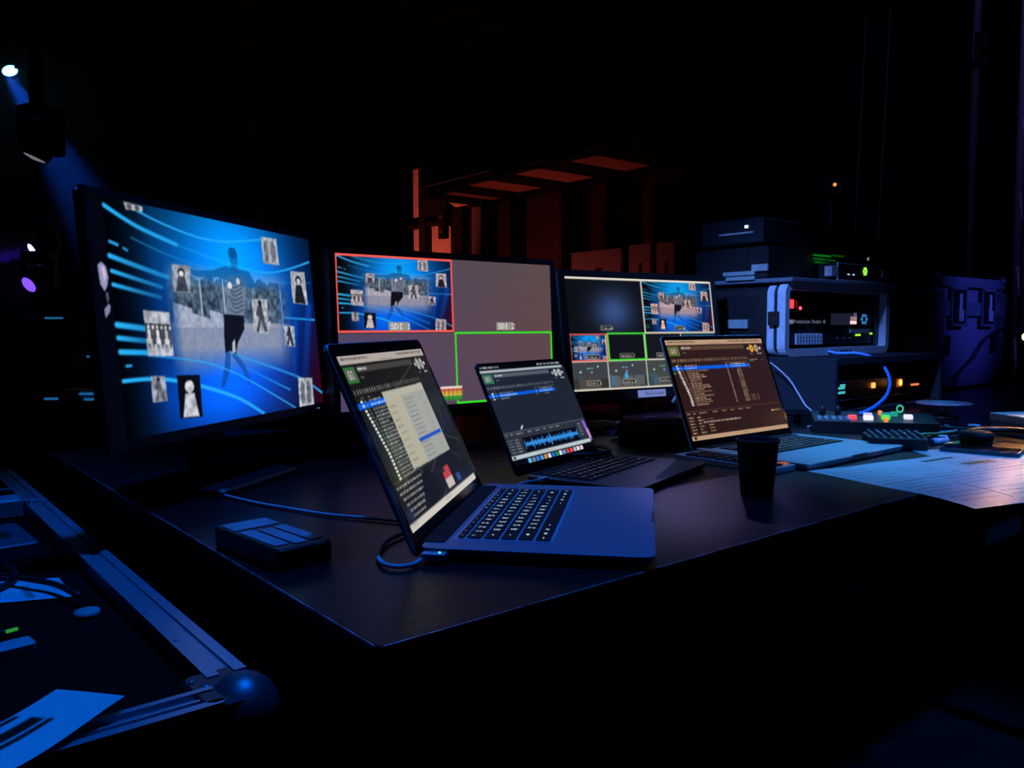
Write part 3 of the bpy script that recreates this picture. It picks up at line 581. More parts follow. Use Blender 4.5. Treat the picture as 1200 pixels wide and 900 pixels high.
lab('Preview', .20, .428, .075); lab('Program', .70, .432, .075); lab('MacBook 1', .085, .685, .092); lab('MacBook 2', .308, .678, .092); lab('MacBook 3', .555, .682, .092)
lab('Camera 1', .085, .915, .085); lab('Camera 2', .31, .912, .085); lab('Camera 3', .56, .912, .085)
c.rect(0, 0, 1, .016, (236, 228, 212)); c.rect(.488, 0, .497, .5, WH); c.rect(.992, 0, 1, .5, WH); c.rect(.49, .487, 1, .505, WH); c.rect(0, .735, 1, .750, WH); c.rect(0, .982, 1, 1, WH)
for u in (.222, .477, .738): c.rect(u, .5, u + .007, 1, WH)
c.frame(0, .50, .238, .742, .012, (228, 92, 84)); c.frame(.236, .492, .492, .746, .016, (70, 226, 50)); c.rect(.50, .42, .525, .455, (20, 130, 50), .5)
monitor('small right monitor showing a multiview grid of camera windows', .3691, 2.2352, .230, .5737, .1475, c.final(), PW, PH, .018, badge=True)

# ================================================================== LAPTOPS
KEYM = {}
def key_mesh(w, d, ch, leg, small):
    k = (round(w, 4), round(d, 4), ch, leg.name)
    if k not in KEYM:
        b = MB().rbox(-w / 2, w / 2, -d / 2, d / 2, 0, .0016, .0016, 0, 1, .0004)
        h = d * (.30 if small else .46); L = len(ch) * h * 6 / 7
        lettering(b, ch, -L / 2 + h / 14, h / 2, h, lambda x, y: (x, y, .00175), 1)
        KEYM[k] = b.mesh('key', [KEYCAP, leg])
    return KEYM[k]
ROWS = [[(1.0357, c) for c in ['esc', '*', '*', '-', '-', '*', '*', '_', '=', '_', '-', '=', '*', '.']],
        [(1, c) for c in "`1234567890-="] + [(1.5, '-')],
        [(1.5, '-')] + [(1, c) for c in "QWERTYUIOP[]"] + [(1, '\\')],
        [(1.75, '*')] + [(1, c) for c in "ASDFGHJKL;'"] + [(1.75, '-')],
        [(2.25, '_')] + [(1, c) for c in "ZXCVBNM,./"] + [(2.25, '_')],
        [(1, 'fn'), (1, '_'), (1, '='), (1.25, '*'), (5, ''), (1.25, '*'), (1, '='), (1, '-'), (1, '_'), (1, '-')]]
def laptop(label, x, y, alpha, th, W, D, t, L, dv, dz, disp, shell, leg, img, kb, lidt=.0055, pad=None, taper=.004):
    o = thing('laptop', label, 'laptop', (x, y, TZ), alpha + PI / 2)
    ft = .0015
    obj('base', MB().rbox(0, W, -D, 0, ft, t, .011, 0, 5, .0006, taper), shell, o)
    fe = MB()
    for fx in (.03, W - .03):
        for fy in (-.03, -D + .03): fe.cyl(fx, fy, 0, ft + .0005, .007, 10)
    obj('rubber_feet', fe, RUBBER, o)
    obj('hinge', MB().box(.022, W - .022, -.022, .003, t - .0008, t + .0012, 0, .0006), BLACK_MATTE, o)
    # keyboard
    p = kb['p']; kx = (W - 14.5 * p) / 2; y0 = -kb['y']
    wl = obj('keyboard', MB().rbox(kx - .0015, W - kx + .0015, y0 - 5.55 * p - .002, y0 + .002, t - .0004, t + .0002, .003), kb['well'], o)
    yy = y0
    for r, row in enumerate(ROWS):
        d = p * (.55 if r == 0 else 1.0); xx = kx
        for q, (wk, ch) in enumerate(row):
            link('key', key_mesh(wk * p - .0028, d - .0028, ch if len(ch) < 2 else '-', leg, False), wl, (xx + wk * p / 2, yy - d / 2, t + .0003)); xx += wk * p
        yy -= d
    pw, pd = pad or (.105, .075)
    pc = -(5.55 * p - y0 + .008 + pd / 2)
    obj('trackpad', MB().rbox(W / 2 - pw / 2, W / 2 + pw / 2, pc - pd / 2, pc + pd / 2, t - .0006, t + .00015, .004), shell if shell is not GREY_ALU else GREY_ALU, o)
    obj('thumb_notch', MB().rbox(W / 2 - .028, W / 2 + .028, -D - .0004, -D + .004, t - .003, t + .0003, .001), GREY_ALU, o)
    # lid
    hy = -dv; hz = t + dz
    ld = MB().rbox(0, W, 0, L, -lidt, 0, .010, 0, 5, .0012)
    rot = lambda m: setattr(m, 'v', [(a, -c, b) for a, b, c in m.v]) or m          # xy plate -> upright plate facing the user
    lo = obj('lid', rot(ld), shell, o, (0, hy, hz), (-th, 0, 0))
    obj('glass', rot(MB().rbox(.0015, W - .0015, .002, L - .0015, 0, .0004, .009, 0, 5)), BLACK_GL, lo)
    sx, sb, sw, sh = disp
    link('screen', picture_mesh('screen', img, lambda u, v: np.stack([sx + u * sw, np.full_like(u, -.0008), sb + sh - v * sh], -1), SCR), lo)
    obj('camera_lens', MB().cyl(W / 2, -.0008, -.0002, .0002, .0016, 10, 0, 'y', L - .006), BLACK_GL, lo)
    return o
th1 = dict(bg=(24, 22, 21), hi=(176, 166, 158), tx=(170, 170, 162), go=(40, 120, 50), goin=(92, 96, 88), field=(66, 64, 60), c1=(170, 170, 172), c2=(165, 165, 168), line=(60, 60, 60), pan=(30, 30, 30))
th2 = dict(bg=(30, 37, 50), hi=(170, 180, 188), tx=(165, 175, 190), go=(46, 122, 78), goin=(84, 104, 104), field=(84, 92, 106), c1=(178, 184, 190), c2=(186, 186, 190), line=(84, 92, 104), pan=(44, 50, 60))
th3 = dict(bg=(46, 27, 27), hi=(186, 152, 122), tx=(206, 170, 132), go=(82, 122, 46), goin=(112, 84, 64), field=(92, 66, 50), c1=(222, 166, 40), c2=(178, 150, 120), line=(84, 54, 42), pan=(44, 25, 24))
WELL_A = mat('keyboard_well_silver', (.42, .45, .50), .45, .2, .05, 200); WELL_B = mat('keyboard_well_black', (.008, .008, .009), .5)
lap1 = laptop('large silver laptop nearest the camera with a file window over its cue list', -.0989, .8471, -.1643, .4126, .359, .247, .015, .247, -.0015, -.0111, (.014, .024, .331, .207), DIM_ALU, LEGEND, qlab(300, 200, th1, 0), dict(p=.01905, y=.030, well=WELL_A), taper=.009)
lap2 = laptop('dark grey laptop in the middle with a blue waveform on its screen', .0193, 1.2757, -.5859, .4323, .2825, .197, .012, .197, -.0144, -.0029, (.0048, .0165, .2729, .1757), GREY_ALU, LEGEND_DIM, qlab(250, 170, th2, 1), dict(p=.0166, y=.018, well=WELL_B), .004)
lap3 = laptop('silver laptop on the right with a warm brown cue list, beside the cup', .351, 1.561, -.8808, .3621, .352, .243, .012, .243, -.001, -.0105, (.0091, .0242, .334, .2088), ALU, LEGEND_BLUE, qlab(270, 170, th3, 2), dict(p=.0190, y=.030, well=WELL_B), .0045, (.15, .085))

# charging lead and usb stick of the near laptop
def wz(pts, z): return [(x, y, TZ + (z if not isinstance(z, (list, tuple)) else z[i])) for i, (x, y) in enumerate(pts)]
mg = thing('charging_cable', 'blue-lit charging lead looping from the near laptop, with a green light', 'cable', (-.09, .85, TZ))
mo = Vector((-.09, .85, TZ))
pts = [Vector(p) - mo for p in wz([(-.080, .858), (-.092, .842), (-.103, .822), (-.120, .815), (-.136, .83), (-.145, .865), (-.143, .915), (-.128, .953), (-.116, .985)], [.0085, .006, .004, .004, .004, .004, .004, .004, .004])]
obj('lead', MB().tube(pts, .0026), PALECABLE, mg)
v1 = Vector((math.cos(-.1643), math.sin(-.1643), 0)); u1 = Vector((-v1.y, v1.x, 0)); o1 = Vector((-.0989, .8471, TZ))
pl = o1 + v1 * .018 + u1 * (-.0065) - mo
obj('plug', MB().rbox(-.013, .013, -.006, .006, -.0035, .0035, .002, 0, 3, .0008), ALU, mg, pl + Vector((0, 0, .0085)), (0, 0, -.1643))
obj('charge_light', MB().cyl(.006, 0, .0034, .0042, .0014, 10), led('green_led', (.12, 1, .25), 2.0), mg, pl + Vector((0, 0, .0085)), (0, 0, -.1643))
us = thing('usb_cable', 'short pale cable with a small plug behind the near laptop', 'cable', (.02, 1.22, TZ))
obj('lead', MB().tube([(-.03, -.04, .004), (-.012, -.005, .010), (.012, .015, .012), (.022, .028, .011)], .0016), PALECABLE, us)
obj('plug', MB().rbox(-.010, .010, -.0045, .0045, -.003, .003, .002), PALECABLE, us, (.028, .034, .011), (0, 0, .9))
pc = thing('power_cable', 'thin pale cable running across the table left of the near laptop', 'cable', (-.3, 1.09, TZ))
pq = [(-.47, 1.225), (-.424, 1.181), (-.36, 1.127), (-.301, 1.088), (-.241, 1.052), (-.187, 1.032), (-.141, 1.013), (-.118, 1.003)]
obj('lead', MB().tube([(x + .3, y - 1.09, .003) for x, y in pq], .0022), PALECABLE, pc)
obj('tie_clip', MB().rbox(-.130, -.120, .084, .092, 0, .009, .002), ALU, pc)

# black box with pale printed fields
bx = thing('keypad_box', 'small black box with pale label panels on the table left of the near laptop', 'control box', TF(.043, .305, 0), TYAW + .10)
obj('body', MB().rbox(-.032, .032, -.072, .072, 0, .024, .005, 0, 3, .002), BLACK_PL, bx)
PLATE = mat('grey_label_plate', (.30, .30, .31), .55, 0, .25, 60)
for (a, b, c_, d) in ((-.027, .027, .030, .066), (-.027, -.011, -.058, .022), (-.007, .009, -.062, .016), (.013, .027, -.060, .020)): obj('label_panel', MB().rbox(a, b, c_, d, .0242, .0250, .002), PLATE, bx)

# cup
tag(obj('paper_cup', MB().lathe([(.0225, 0), (.0235, .002), (.0300, .078), (.0316, .0785), (.0322, .0805), (.0316, .0825), (.0300, .0828), (.0288, .080), (.0226, .006), (.001, .005)], n=40), CUPMAT, None, (.361, 1.188, TZ)), 'black paper cup standing in front of the right laptop', 'cup')

# keypad squeezed between cup and right laptop
kp = thing('button_keypad', 'slim silver keypad with black keys, half hidden behind the black cup', 'keypad', (.351, 1.561, TZ), -.8808 + PI / 2)
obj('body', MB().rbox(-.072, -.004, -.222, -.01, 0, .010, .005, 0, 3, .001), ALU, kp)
ORK = led('orange_key', (1, .18, .04), .35)
for i in range(9):
    for j in range(3):
        lit = i == 8 and j == 2
        o = obj('key', MB().rbox(-.008, .008, -.008, .008, 0, .003, .002, 0, 2, .0006), ORK if lit else KEYCAP, kp, (-.058 + j * .0195, -.04 - i * .0205, .0100))
        if lit: o['label'] = 'orange-lit key'

# printed sheets
def sheet_mesh(name, img, corners, zfun, m): 
    P0, P1, P2, P3 = [np.array(q, float) for q in corners]         # P0->P1 is u, P0->P3 is v
    def place(u, v):
        xy = (P0 * (1 - u)[:, None] + P1 * u[:, None]) * (1 - v)[:, None] + (P3 * (1 - u)[:, None] + P2 * u[:, None]) * v[:, None]
        return np.concatenate([xy, zfun(xy[:, 0], xy[:, 1])[:, None]], 1)
    return picture_mesh(name, img, place, m)
c = Cv(300, 212, (232, 232, 232), asp=1.414)
for k in range(14):
    v = .10 + k * .06
    for (a, b) in ((.05, .30), (.34, .62), (.66, .95)):
        if rng.random() < .8: c.words(a, v, (b - a) * rng.uniform(.5, 1), .012, (70, 70, 78), .55)
c.rect(.04, .17, .96, .173, (80, 80, 90)); c.rect(.04, .47, .96, .473, (80, 80, 90)); c.rect(.04, .77, .96, .773, (80, 80, 90))
c.rect(.627, .078, .842, .118, (30, 40, 30)); c.rect(.71, .255, .918, .32, (92, 100, 52)); c.rect(.30, .60, .31, .92, (90, 90, 98))
for k in range(6): c.rect(.42, .70 + k * .045, .95, .703 + k * .045, (110, 110, 118))
Q0, Q1, Q2, Q3 = (.500, 1.371), (.871, 1.568), (1.010, 1.306), (.639, 1.109)
def droop(x, y):
    b = (x - T0.x) * E2.x + (y - T0.y) * E2.y; d = np.clip(-b, 0, 1)
    return TZ + .0009 - d * d * .7 - .01 * d + .0006 * np.sin(x * 40) * np.clip(b * 20, 0, 1)
tag(link('printed_plan', sheet_mesh('printed_plan', c.final(), (Q0, Q1, Q2, Q3), droop, PAPER)), 'large printed sheet lying over the table edge at the right', 'paper')

c = Cv(80, 60, (226, 226, 228), asp=1.41); c.words(.1, .3, .7, .02, (90, 90, 100), .5); c.words(.1, .4, .6, .02, (90, 90, 100), .5)
tag(link('under_sheet', sheet_mesh('under_sheet', c.final(), ((.792, 1.600), (.925, 1.640), (1.005, 1.495), (.80, 1.43)), lambda x, y: np.full_like(x, TZ + .0003), PAPER)), 'blank sheet peeking out behind the large printed sheet', 'paper')
# ---------------------------------------------------------------- control gear right of the laptops
SWS = .86
sw = thing('video_switcher', 'black desktop switcher with glowing red, white and green buttons', 'switcher', TF(1.56, .40, 0), TYAW - .95)
obj('body', MB().add([(-.155, -.06, 0), (.155, -.06, 0), (.155, .06, 0), (-.155, .06, 0), (-.155, -.06, .026), (.155, -.06, .026), (.155, .06, .040), (-.155, .06, .040)], [(3, 2, 1, 0), (4, 5, 6, 7), (0, 1, 5, 4), (1, 2, 6, 5), (2, 3, 7, 6), (3, 0, 4, 7)]), BLACK_PL, sw)
sw.scale = (SWS, SWS, 1)
tl = math.atan2(.014, .12); zf = lambda y: .026 + (y + .06) * .014 / .12
BT = [(-.055, -.028, .017, (1, .06, .08), 1.3, 'red-lit button'), (-.015, -.03, .020, (.75, .72, 1), 1.3, 'white-lit button'), (-.012, .0, .018, (.6, .55, 1), .9, None), (.03, -.02, .018, (.08, .9, .05), .9, 'green-lit button'), (.036, .008, .02, (.02, .45, .5), .5, None), (.088, -.01, .018, (.75, .7, 1), 1.2, None), (.024, .03, .008, (1, .3, .05), .9, None), (.026, -.048, .008, (1, .35, .05), .9, None), (.058, .02, .014, (.02, .5, .4), .6, None)]
for k, (x, y, s, col, st, lb) in enumerate(BT):
    o = obj('button', MB().rbox(-s * .6, s * .6, -.008, .008, 0, .009, .002, 0, 2, .0008), led('button_light_%d' % k, col, st), sw, (x, y, zf(y)), (tl, 0, 0))
    if lb: o['label'] = lb
for k in range(10):
    x = -.14 + (k % 5) * .018; y = -.045 + (k // 5) * .02
    obj('button', MB().rbox(-.006, .006, -.006, .006, 0, .005, .002, 0, 2, .0008), PLATE, sw, (x, y, zf(y)), (tl, 0, 0))
for x in (-.125, -.085): obj('knob', MB().lathe([(.008, 0), (.0085, .012), (.006, .017), (.0055, .018)], n=16), BLACK_PL, sw, (x, .035, zf(.035)))
ring = MB().tube([(.008 * math.cos(a), 0, .008 * math.sin(a)) for a in np.linspace(0, 2 * PI, 17)], .0022, 6, sub=1); obj('ring_light', ring, led('green_ring', (.05, .6, .35), .8), sw, (.078, .05, .050))
mx = thing('audio_mixer', 'small black mixer covered with knobs, behind the printed sheet', 'mixer', TF(1.345, .245, 0), TYAW - .95)
obj('body', MB().rbox(-.055, .055, -.048, .048, 0, .024, .005, 0, 2, .002), BLACK_PL, mx)
for i in range(7):
    for j in range(4):
        cl = [PLATE, STEEL, mat('salmon_knob', (.55, .22, .18), .5), PLATE][(i * 3 + j) % 4]
        k = obj('knob', MB().lathe([(.0034, 0), (.0032, .006), (.002, .008)], n=10), cl, mx, (-.045 + i * .015, -.034 + j * .022, .024))
ds = thing('disc_on_stem', 'flat pinkish-teal disc held on a short stem behind the switcher', 'disc', TF(1.97, .41, 0))
obj('foot', MB().lathe([(.035, 0), (.033, .006), (.008, .010)], n=24), BLACK_PL, ds)
obj('stem', MB().cyl(0, 0, .009, .038, .0045, 12), STEEL, ds)
obj('disc', MB().lathe([(.066, .038), (.070, .040), (.066, .0425), (.02, .043)], n=48), mat('pinkish_disc', (.55, .40, .48), .35, .3, .25, 12), ds)
obj('centre_label', MB().lathe([(.030, .0430), (.0295, .0437)], n=32), mat('teal_label', (.10, .45, .42), .45), ds)

# right-hand pile: tablet, folder box, headphones, pens, adapters
tb = thing('tablet', 'thin dark tablet lying behind the printed sheet', 'tablet', TF(1.40, .10, 0), TYAW - 1.35)
obj('body', MB().rbox(-.068, .068, -.035, .035, 0, .0085, .005, 0, 3, .001), mat('slate_shell', (.10, .13, .17), .4, .2), tb)
obj('glass', MB().rbox(-.065, .065, -.032, .032, .0085, .0090, .004), BLACK_GL, tb)
bk = thing('document_box', 'pale flat document box at the right edge of the table', 'box', TF(1.80, .11, 0), TYAW - .55)
obj('tray', MB().rbox(-.10, .10, -.06, .06, 0, .030, .004, 0, 2, .001), mat('blue_grey_card', (.22, .27, .36), .6), bk)
obj('lid', MB().rbox(-.102, .102, -.062, .062, .030, .046, .004, 0, 2, .001), mat('ivory_card', (.62, .60, .55), .6), bk)
hp = thing('headphones', 'black headphones lying beside the tablet at the right', 'headphones', TF(1.56, .105, 0), TYAW - .9)
arc = [(.075 * math.cos(a), .07 * math.sin(a), .022) for a in np.linspace(.1, PI - .1, 12)]
obj('headband', MB().tube(arc, .007, 8), BLACK_PL, hp)
for s in (-1, 1): obj('ear_cup', MB().lathe([(.030, 0), (.034, .006), (.034, .014), (.024, .020)], n=24), RUBBER, hp, (s * .07, -.016, .010))
for s in (-1, 1): obj('ear_pad', MB().lathe([(.028, 0), (.032, .004), (.030, .010)], n=24), BLACK_MATTE, hp, (s * .07, -.016, 0))
def pen(lab, a, b, rz, L, col, z=.0055, wd=.0045):
    t = thing('pen', lab, 'pen', TF(a, b, 0), TYAW + rz, 'pens and markers beside the tablet')
    obj('barrel', MB().cyl(0, 0, 0, L, wd, 10, 0, 'x', wd), col, t); obj('tip', MB().lathe([(wd, 0), (.0008, .012)], n=10, axis='x', cx=L, cz=wd), STEEL, t); obj('cap', MB().cyl(0, 0, -.002, L * .35, wd * 1.18, 10, 0, 'x', wd * 1.18), col, t)
pen('sky-blue marker lying between mixer and headphones', 1.425, .205, -.05, .065, mat('sky_marker', (.20, .50, .85), .4), wd=.006)
pen('amber pen lying next to the blue marker', 1.405, .172, -.02, .085, mat('amber_marker', (.75, .42, .12), .4))
pen('amber pencil lying across the mixer edge', 1.47, .245, .2, .07, mat('amber_marker', (.75, .42, .12), .4), wd=.003)
def adapter(lab, a, b, rz, s, m, z=0):
    t = thing('adapter', lab, 'adapter', TF(a, b, z), TYAW + rz, 'small adapters on the right of the table')
    obj('body', MB().rbox(-s[0] / 2, s[0] / 2, -s[1] / 2, s[1] / 2, 0, s[2], .003, 0, 2, .001), m, t); obj('plug', MB().rbox(s[0] / 2, s[0] / 2 + .012, -s[1] * .25, s[1] * .25, s[2] * .25, s[2] * .75, .001), STEEL, t)
    obj('lead', MB().tube([(-s[0] / 2, 0, s[2] / 2), (-s[0] / 2 - .03, .005, .004), (-s[0] / 2 - .06, .03, .003)], .002), CAPER, t)
adapter('pale blue adapter in front of the document box', 1.60, .195, -.5, (.045, .022, .018), mat('pale_blue_plastic', (.30, .48, .75), .45))
adapter('small white adapter left of the document box', 1.66, .215, .1, (.03, .02, .024), mat('white_plastic', (.6, .62, .66), .45))
adapter('white rectangular adapter behind the black headphones', 1.50, .215, .3, (.028, .018, .013), mat('white_plastic', (.6, .62, .66), .45))
for k, (a, b, rz, L, lab_) in enumerate(((1.50, -.005, -1.3, .11, 'cream folded card at the right edge, nearest the tablet'), (1.56, .02, -1.25, .10, 'cream folded card at the right edge, behind another card'))):
    tag(obj('folded_card', MB().add([(-L / 2, -.02, 0), (L / 2, -.02, 0), (L / 2, .0, .010), (-L / 2, .0, .010), (L / 2, .02, 0), (-L / 2, .02, 0), (-L / 2, .019, -.0), (L / 2, .019, 0)], [(0, 1, 2, 3), (3, 2, 4, 5), (0, 3, 5), (1, 4, 2), (0, 5, 4, 1)]), mat('cream_card', (.7, .66, .55), .5), None, TF(a, b, 0), (0, 0, TYAW + rz)), lab_, 'card', 'cream cards at the right edge')

for k, (pts, m_, lb) in enumerate(((((1.46, .30), (1.52, .27), (1.58, .285), (1.63, .25), (1.70, .27), (1.74, .31)), PALECABLE, 'pale thin cable winding behind the headphones'), (((1.50, .33), (1.56, .31), (1.60, .33), (1.66, .30), (1.72, .24), (1.68, .20)), CAPER, 'black cable winding behind the headphones'), (((1.44, .27), (1.50, .245), (1.54, .25), (1.58, .225)), mat('amber_marker', (.75, .42, .12), .4), 'amber cord lying behind the sky-blue marker'))):
    tag(obj('loose_cable', MB().tube([TF(a, b, .004 + .003 * k + .004 * (q % 2)) for q, (a, b) in enumerate(pts)], .0026), m_), lb, 'cable', 'loose cables right of the mixer')
# work lamp at the right edge
lm = thing('work_lamp', 'small warm work lamp on a bent arm at the right edge', 'lamp', TF(2.03, .23, 0), 0)
LB_ = TF(2.03, .23, 0); LH = Vector((1.20, 1.90, TZ + .221)); d = LH - LB_
obj('base', MB().lathe([(.045, 0), (.044, .010), (.012, .016)], n=24), BLACK_MET, lm)
obj('arm', MB().tube([(0, 0, .012), (.01, .01, .12), (.02, .0, .24), (d.x + .03, d.y + .03, d.z + .075), (d.x, d.y, d.z + .028)], .005, 10), BLACK_MET, lm)
obj('shade', MB().lathe([(.008, .034), (.012, .030), (.026, .012), (.0255, .011), (.011, .028)], n=20), BLACK_MET, lm, d)
obj('bulb', MB().ball((0, 0, 0), .0095, 14), led('warm_bulb', (1, .55, .18), 14), lm, d)
spot('work_lamp_light', LH + Vector((0, 0, -.011)), (1.10, 1.42, TZ), 3.6, (1, .42, .10), 98, .7, .010)

# ---------------------------------------------------------------- between the laptops and behind them
bg_ = thing('tool_pouch', 'dark pouch with a maroon flap and white tag behind the right laptop', 'pouch', TF(1.06, .60, 0), TYAW - .3)
prof = [(-.11, -.075, 0), (.11, -.075, 0), (.11, .075, 0), (-.11, .075, 0)]
obj('body', MB().rbox(-.10, .10, -.07, .07, 0, .046, .03, 0, 5, .012), BLACK_MATTE, bg_)
obj('flap', MB().rbox(-.085, .085, -.02, .062, .046, .052, .02, 0, 4, .002), mat('maroon_fabric', (.22, .03, .05), .85, 0, .3, 200, .3), bg_)
obj('white_tag', MB().rbox(-.014, .014, -.009, .009, .052, .0535, .003), mat('white_tag', (.85, .85, .85), .5), bg_, (.045, .0, 0), (0, 0, .3))
bt = obj('blue_mesh_tag', MB().rbox(-.02, .02, -.007, .007, .052, .0535, .003), mat('blue_tag', (.12, .25, .7), .6, 0, .4, 300), bg_, (-.035, .01, 0), (0, 0, .4))
ob = thing('brush_handle', 'rust-brown rounded handle lying behind the middle laptop', 'handle', TF(1.05, .80, 0), TYAW - .1)
obj('grip', MB().lathe([(.004, -.05), (.012, -.044), (.015, 0), (.012, .04), (.006, .05)], n=16, axis='x', cz=.015), mat('rust_brown', (.30, .08, .04), .5), ob)
obj('collar', MB().cyl(0, 0, .048, .07, .008, 12, 0, 'x', .015), STEEL, ob)
for k, (a, b, rz, lab_) in enumerate(((1.02, .71, .1, 'blue cable connector lying behind the middle laptop'),)):
    t = thing('connector', lab_, 'connector', TF(a, b, 0), TYAW + rz)
    obj('shell', MB().cyl(0, 0, -.02, .03, .008, 12, 0, 'x', .012), mat('blue_connector', (.06, .20, .75), .4), t); obj('boot', MB().lathe([(.007, .03), (.004, .05)], n=12, axis='x', cz=.012), CAPER, t); obj('lead', MB().tube([(.05, 0, .012), (.09, .01, .004), (.13, .06, .003), (.10, .12, .003)], .003), CAPER, t)
for k, (cx, cy, r, lab_) in enumerate(((.83, .70, .07, 'coil of black cable behind the middle laptop'), (.72, .52, .055, 'small loop of black cable between the two front laptops'))):
    pts = [(r * math.cos(a) * (1 + .05 * math.sin(a * 1.3)), r * .8 * math.sin(a), .004 + .0016 * a) for a in np.linspace(0, 5 * PI, 40)]
    tag(obj('cable_coil', MB().tube(pts, .0035, 8, sub=2), CAPER, None, TF(cx, cy, 0)), lab_, 'cable', 'black cable coils')
ph = thing('phone_holder', 'small grey clip stand left of the right laptop lid', 'stand', TF(1.21, .70, 0), TYAW)
obj('foot', MB().rbox(-.03, .03, -.03, .03, 0, .008, .006), BLACK_PL, ph); obj('arm', MB().tube([(0, 0, .008), (0, .0, .05), (.0, -.01, .085)], .004, 8), BLACK_MET, ph); obj('clip', MB().rbox(-.014, .014, -.004, .004, -.022, .022, .003), PLATE, ph, (0, -.012, .085), (.5, .3, 0))
# cables and a small hub right of the laptop lid
hb = thing('dock_hub', 'flat grey hub with cables behind the right laptop', 'hub', TF(1.45, .62, 0), TYAW + .1)
obj('body', MB().rbox(-.06, .06, -.025, .025, 0, .014, .005, 0, 3, .001), mat('pale_blue_plastic', (.30, .48, .75), .45), hb)
for k in range(3): obj('port', MB().box(-.045 + k * .03, -.03 + k * .03, -.0254, -.024, .004, .010), BLACK_PL, hb)
dl = thing('dish_lamp_foot', 'round black dish base standing behind the right laptop', 'base', TF(1.60, .62, 0))
obj('dish', MB().lathe([(.012, .014), (.055, .022), (.058, .025), (.054, .026), (.01, .019)], n=32), BLACK_GL, dl); obj('post', MB().cyl(0, 0, 0, .016, .010, 14), BLACK_PL, dl)
wr = [(1.70, .775, .15), (1.711, .75, .129), (1.688, .70, .102), (1.649, .65, .071), (1.621, .61, .042), (1.60, .58, .030), (1.57, .55, .004), (1.50, .53, .003)]
tag(obj('signal_cable', MB().tube([TF(*p) for p in wr], .0022), PALECABLE), 'thin pale cable dropping down the side of the carpeted box', 'cable')
ar = [(2.0, .765, .172), (2.01, .735, .166), (2.027, .686, .167), (2.043, .641, .152), (2.022, .597, .122), (1.958, .553, .09), (1.85, .509, .062), (1.702, .464, .046), (1.60, .435, .042), (1.56, .43, .040)]
tag(obj('network_cable', MB().tube([TF(*p) for p in ar], .0042, 10), BLUECABLE), 'bright blue cable arching from the grey rack case to the switcher', 'cable')

# ---------------------------------------------------------------- carpeted box, rack case and gear on it
cb = thing('carpeted_rack', 'black carpet-covered box with a lit display under the grey rack case', 'rack', TF(1.75, .60, 0), TYAW)
x1, y1, z1 = .66, .52, .160
obj('left_side', MB().box(0, .018, 0, y1, 0, z1, 0, .003), CARPET, cb); obj('right_side', MB().box(x1 - .018, x1, 0, y1, 0, z1, 0, .003), CARPET, cb)
obj('top', MB().box(.018, x1 - .018, 0, y1, z1 - .018, z1), CARPET, cb); obj('bottom', MB().box(.018, x1 - .018, 0, y1, 0, .014), CARPET, cb); obj('back', MB().box(.018, x1 - .018, y1 - .014, y1, .014, z1 - .018), CARPET, cb)
un = obj('rack_unit', MB().box(.022, x1 - .022, .035, .34, .040, .092, 0, .001), BLACK_MET, cb)
obj('display', MB().box(.028, .125, .0335, .035, .046, .088), BLACK_GL, un)
CY = led('cyan_digits', (.06, .62, .66), .75)
for (a, b, z) in ((.030, .052, .074), (.030, .050, .060), (.058, .110, .071), (.058, .112, .058), (.085, .112, .078)): obj('digit', MB().box(a, b, .0325, .0335, z, z + .007), CY, un)
obj('panel_edge', MB().box(.024, x1 - .024, .0335, .035, .0915, .0935).box(.024, x1 - .024, .0335, .035, .0385, .040), PLATE, un)
obj('amber_light', MB().box(.262, .280, .029, .035, .066, .082, 0, .002), led('amber_light', (1, .30, .06), 2.2), un)
lt = obj('lamp_block', MB().box(.385, .43, .020, .035, .060, .092, 0, .003), mat('amber_housing', (.5, .2, .06), .5), un); obj('amber_light', MB().box(.402, .418, .016, .020, .068, .086, 0, .002), led('amber_light2', (1, .36, .05), 2.6), un)
for a in (.515, .530, .545, .555): obj('indicator', MB().box(a, a + .008, .032, .035, .061, .067), led('red_amber', (1, .22, .08), 1.0), un)
point('lamp_block_glow', TF(1.75 + .41, .60 + .005, .075), .012, (1, .35, .06), .008)

rk = thing('rack_case', 'grey-blue plastic rack case with glowing units, under the small black device', 'rack', TF(1.765, .765, .160), TYAW)
RW, RH, RD = .615, .214, .36
def rframe(mb, y0, y1, ins, x0, x1, z0, z1, r, n=5):
    """rounded rectangular tube along y"""
    def ring(i, y):
        out = []
        for cx, cz, a0 in ((x1 - r, z1 - r, 0), (x0 + r, z1 - r, PI / 2), (x0 + r, z0 + r, PI), (x1 - r, z0 + r, 1.5 * PI)):
            for k in range(n + 1):
                a = a0 + PI / 2 * k / n; q = max(r - i, .004)
                ox = (i if r - i < .004 else 0) * 0
                out.append((cx + q * math.cos(a), y, cz + q * math.sin(a)))
        return out
    R = [ring(ins, y0), ring(0, y0), ring(0, y1), ring(ins, y1)]; N = len(R[0]); vs = [p for q in R for p in q]; fs = []
    for k in range(4):
        for i in range(N): fs.append((k * N + i, k * N + (i + 1) % N, ((k + 1) % 4) * N + (i + 1) % N, ((k + 1) % 4) * N + i))
    return mb.add(vs, fs, 0, False)
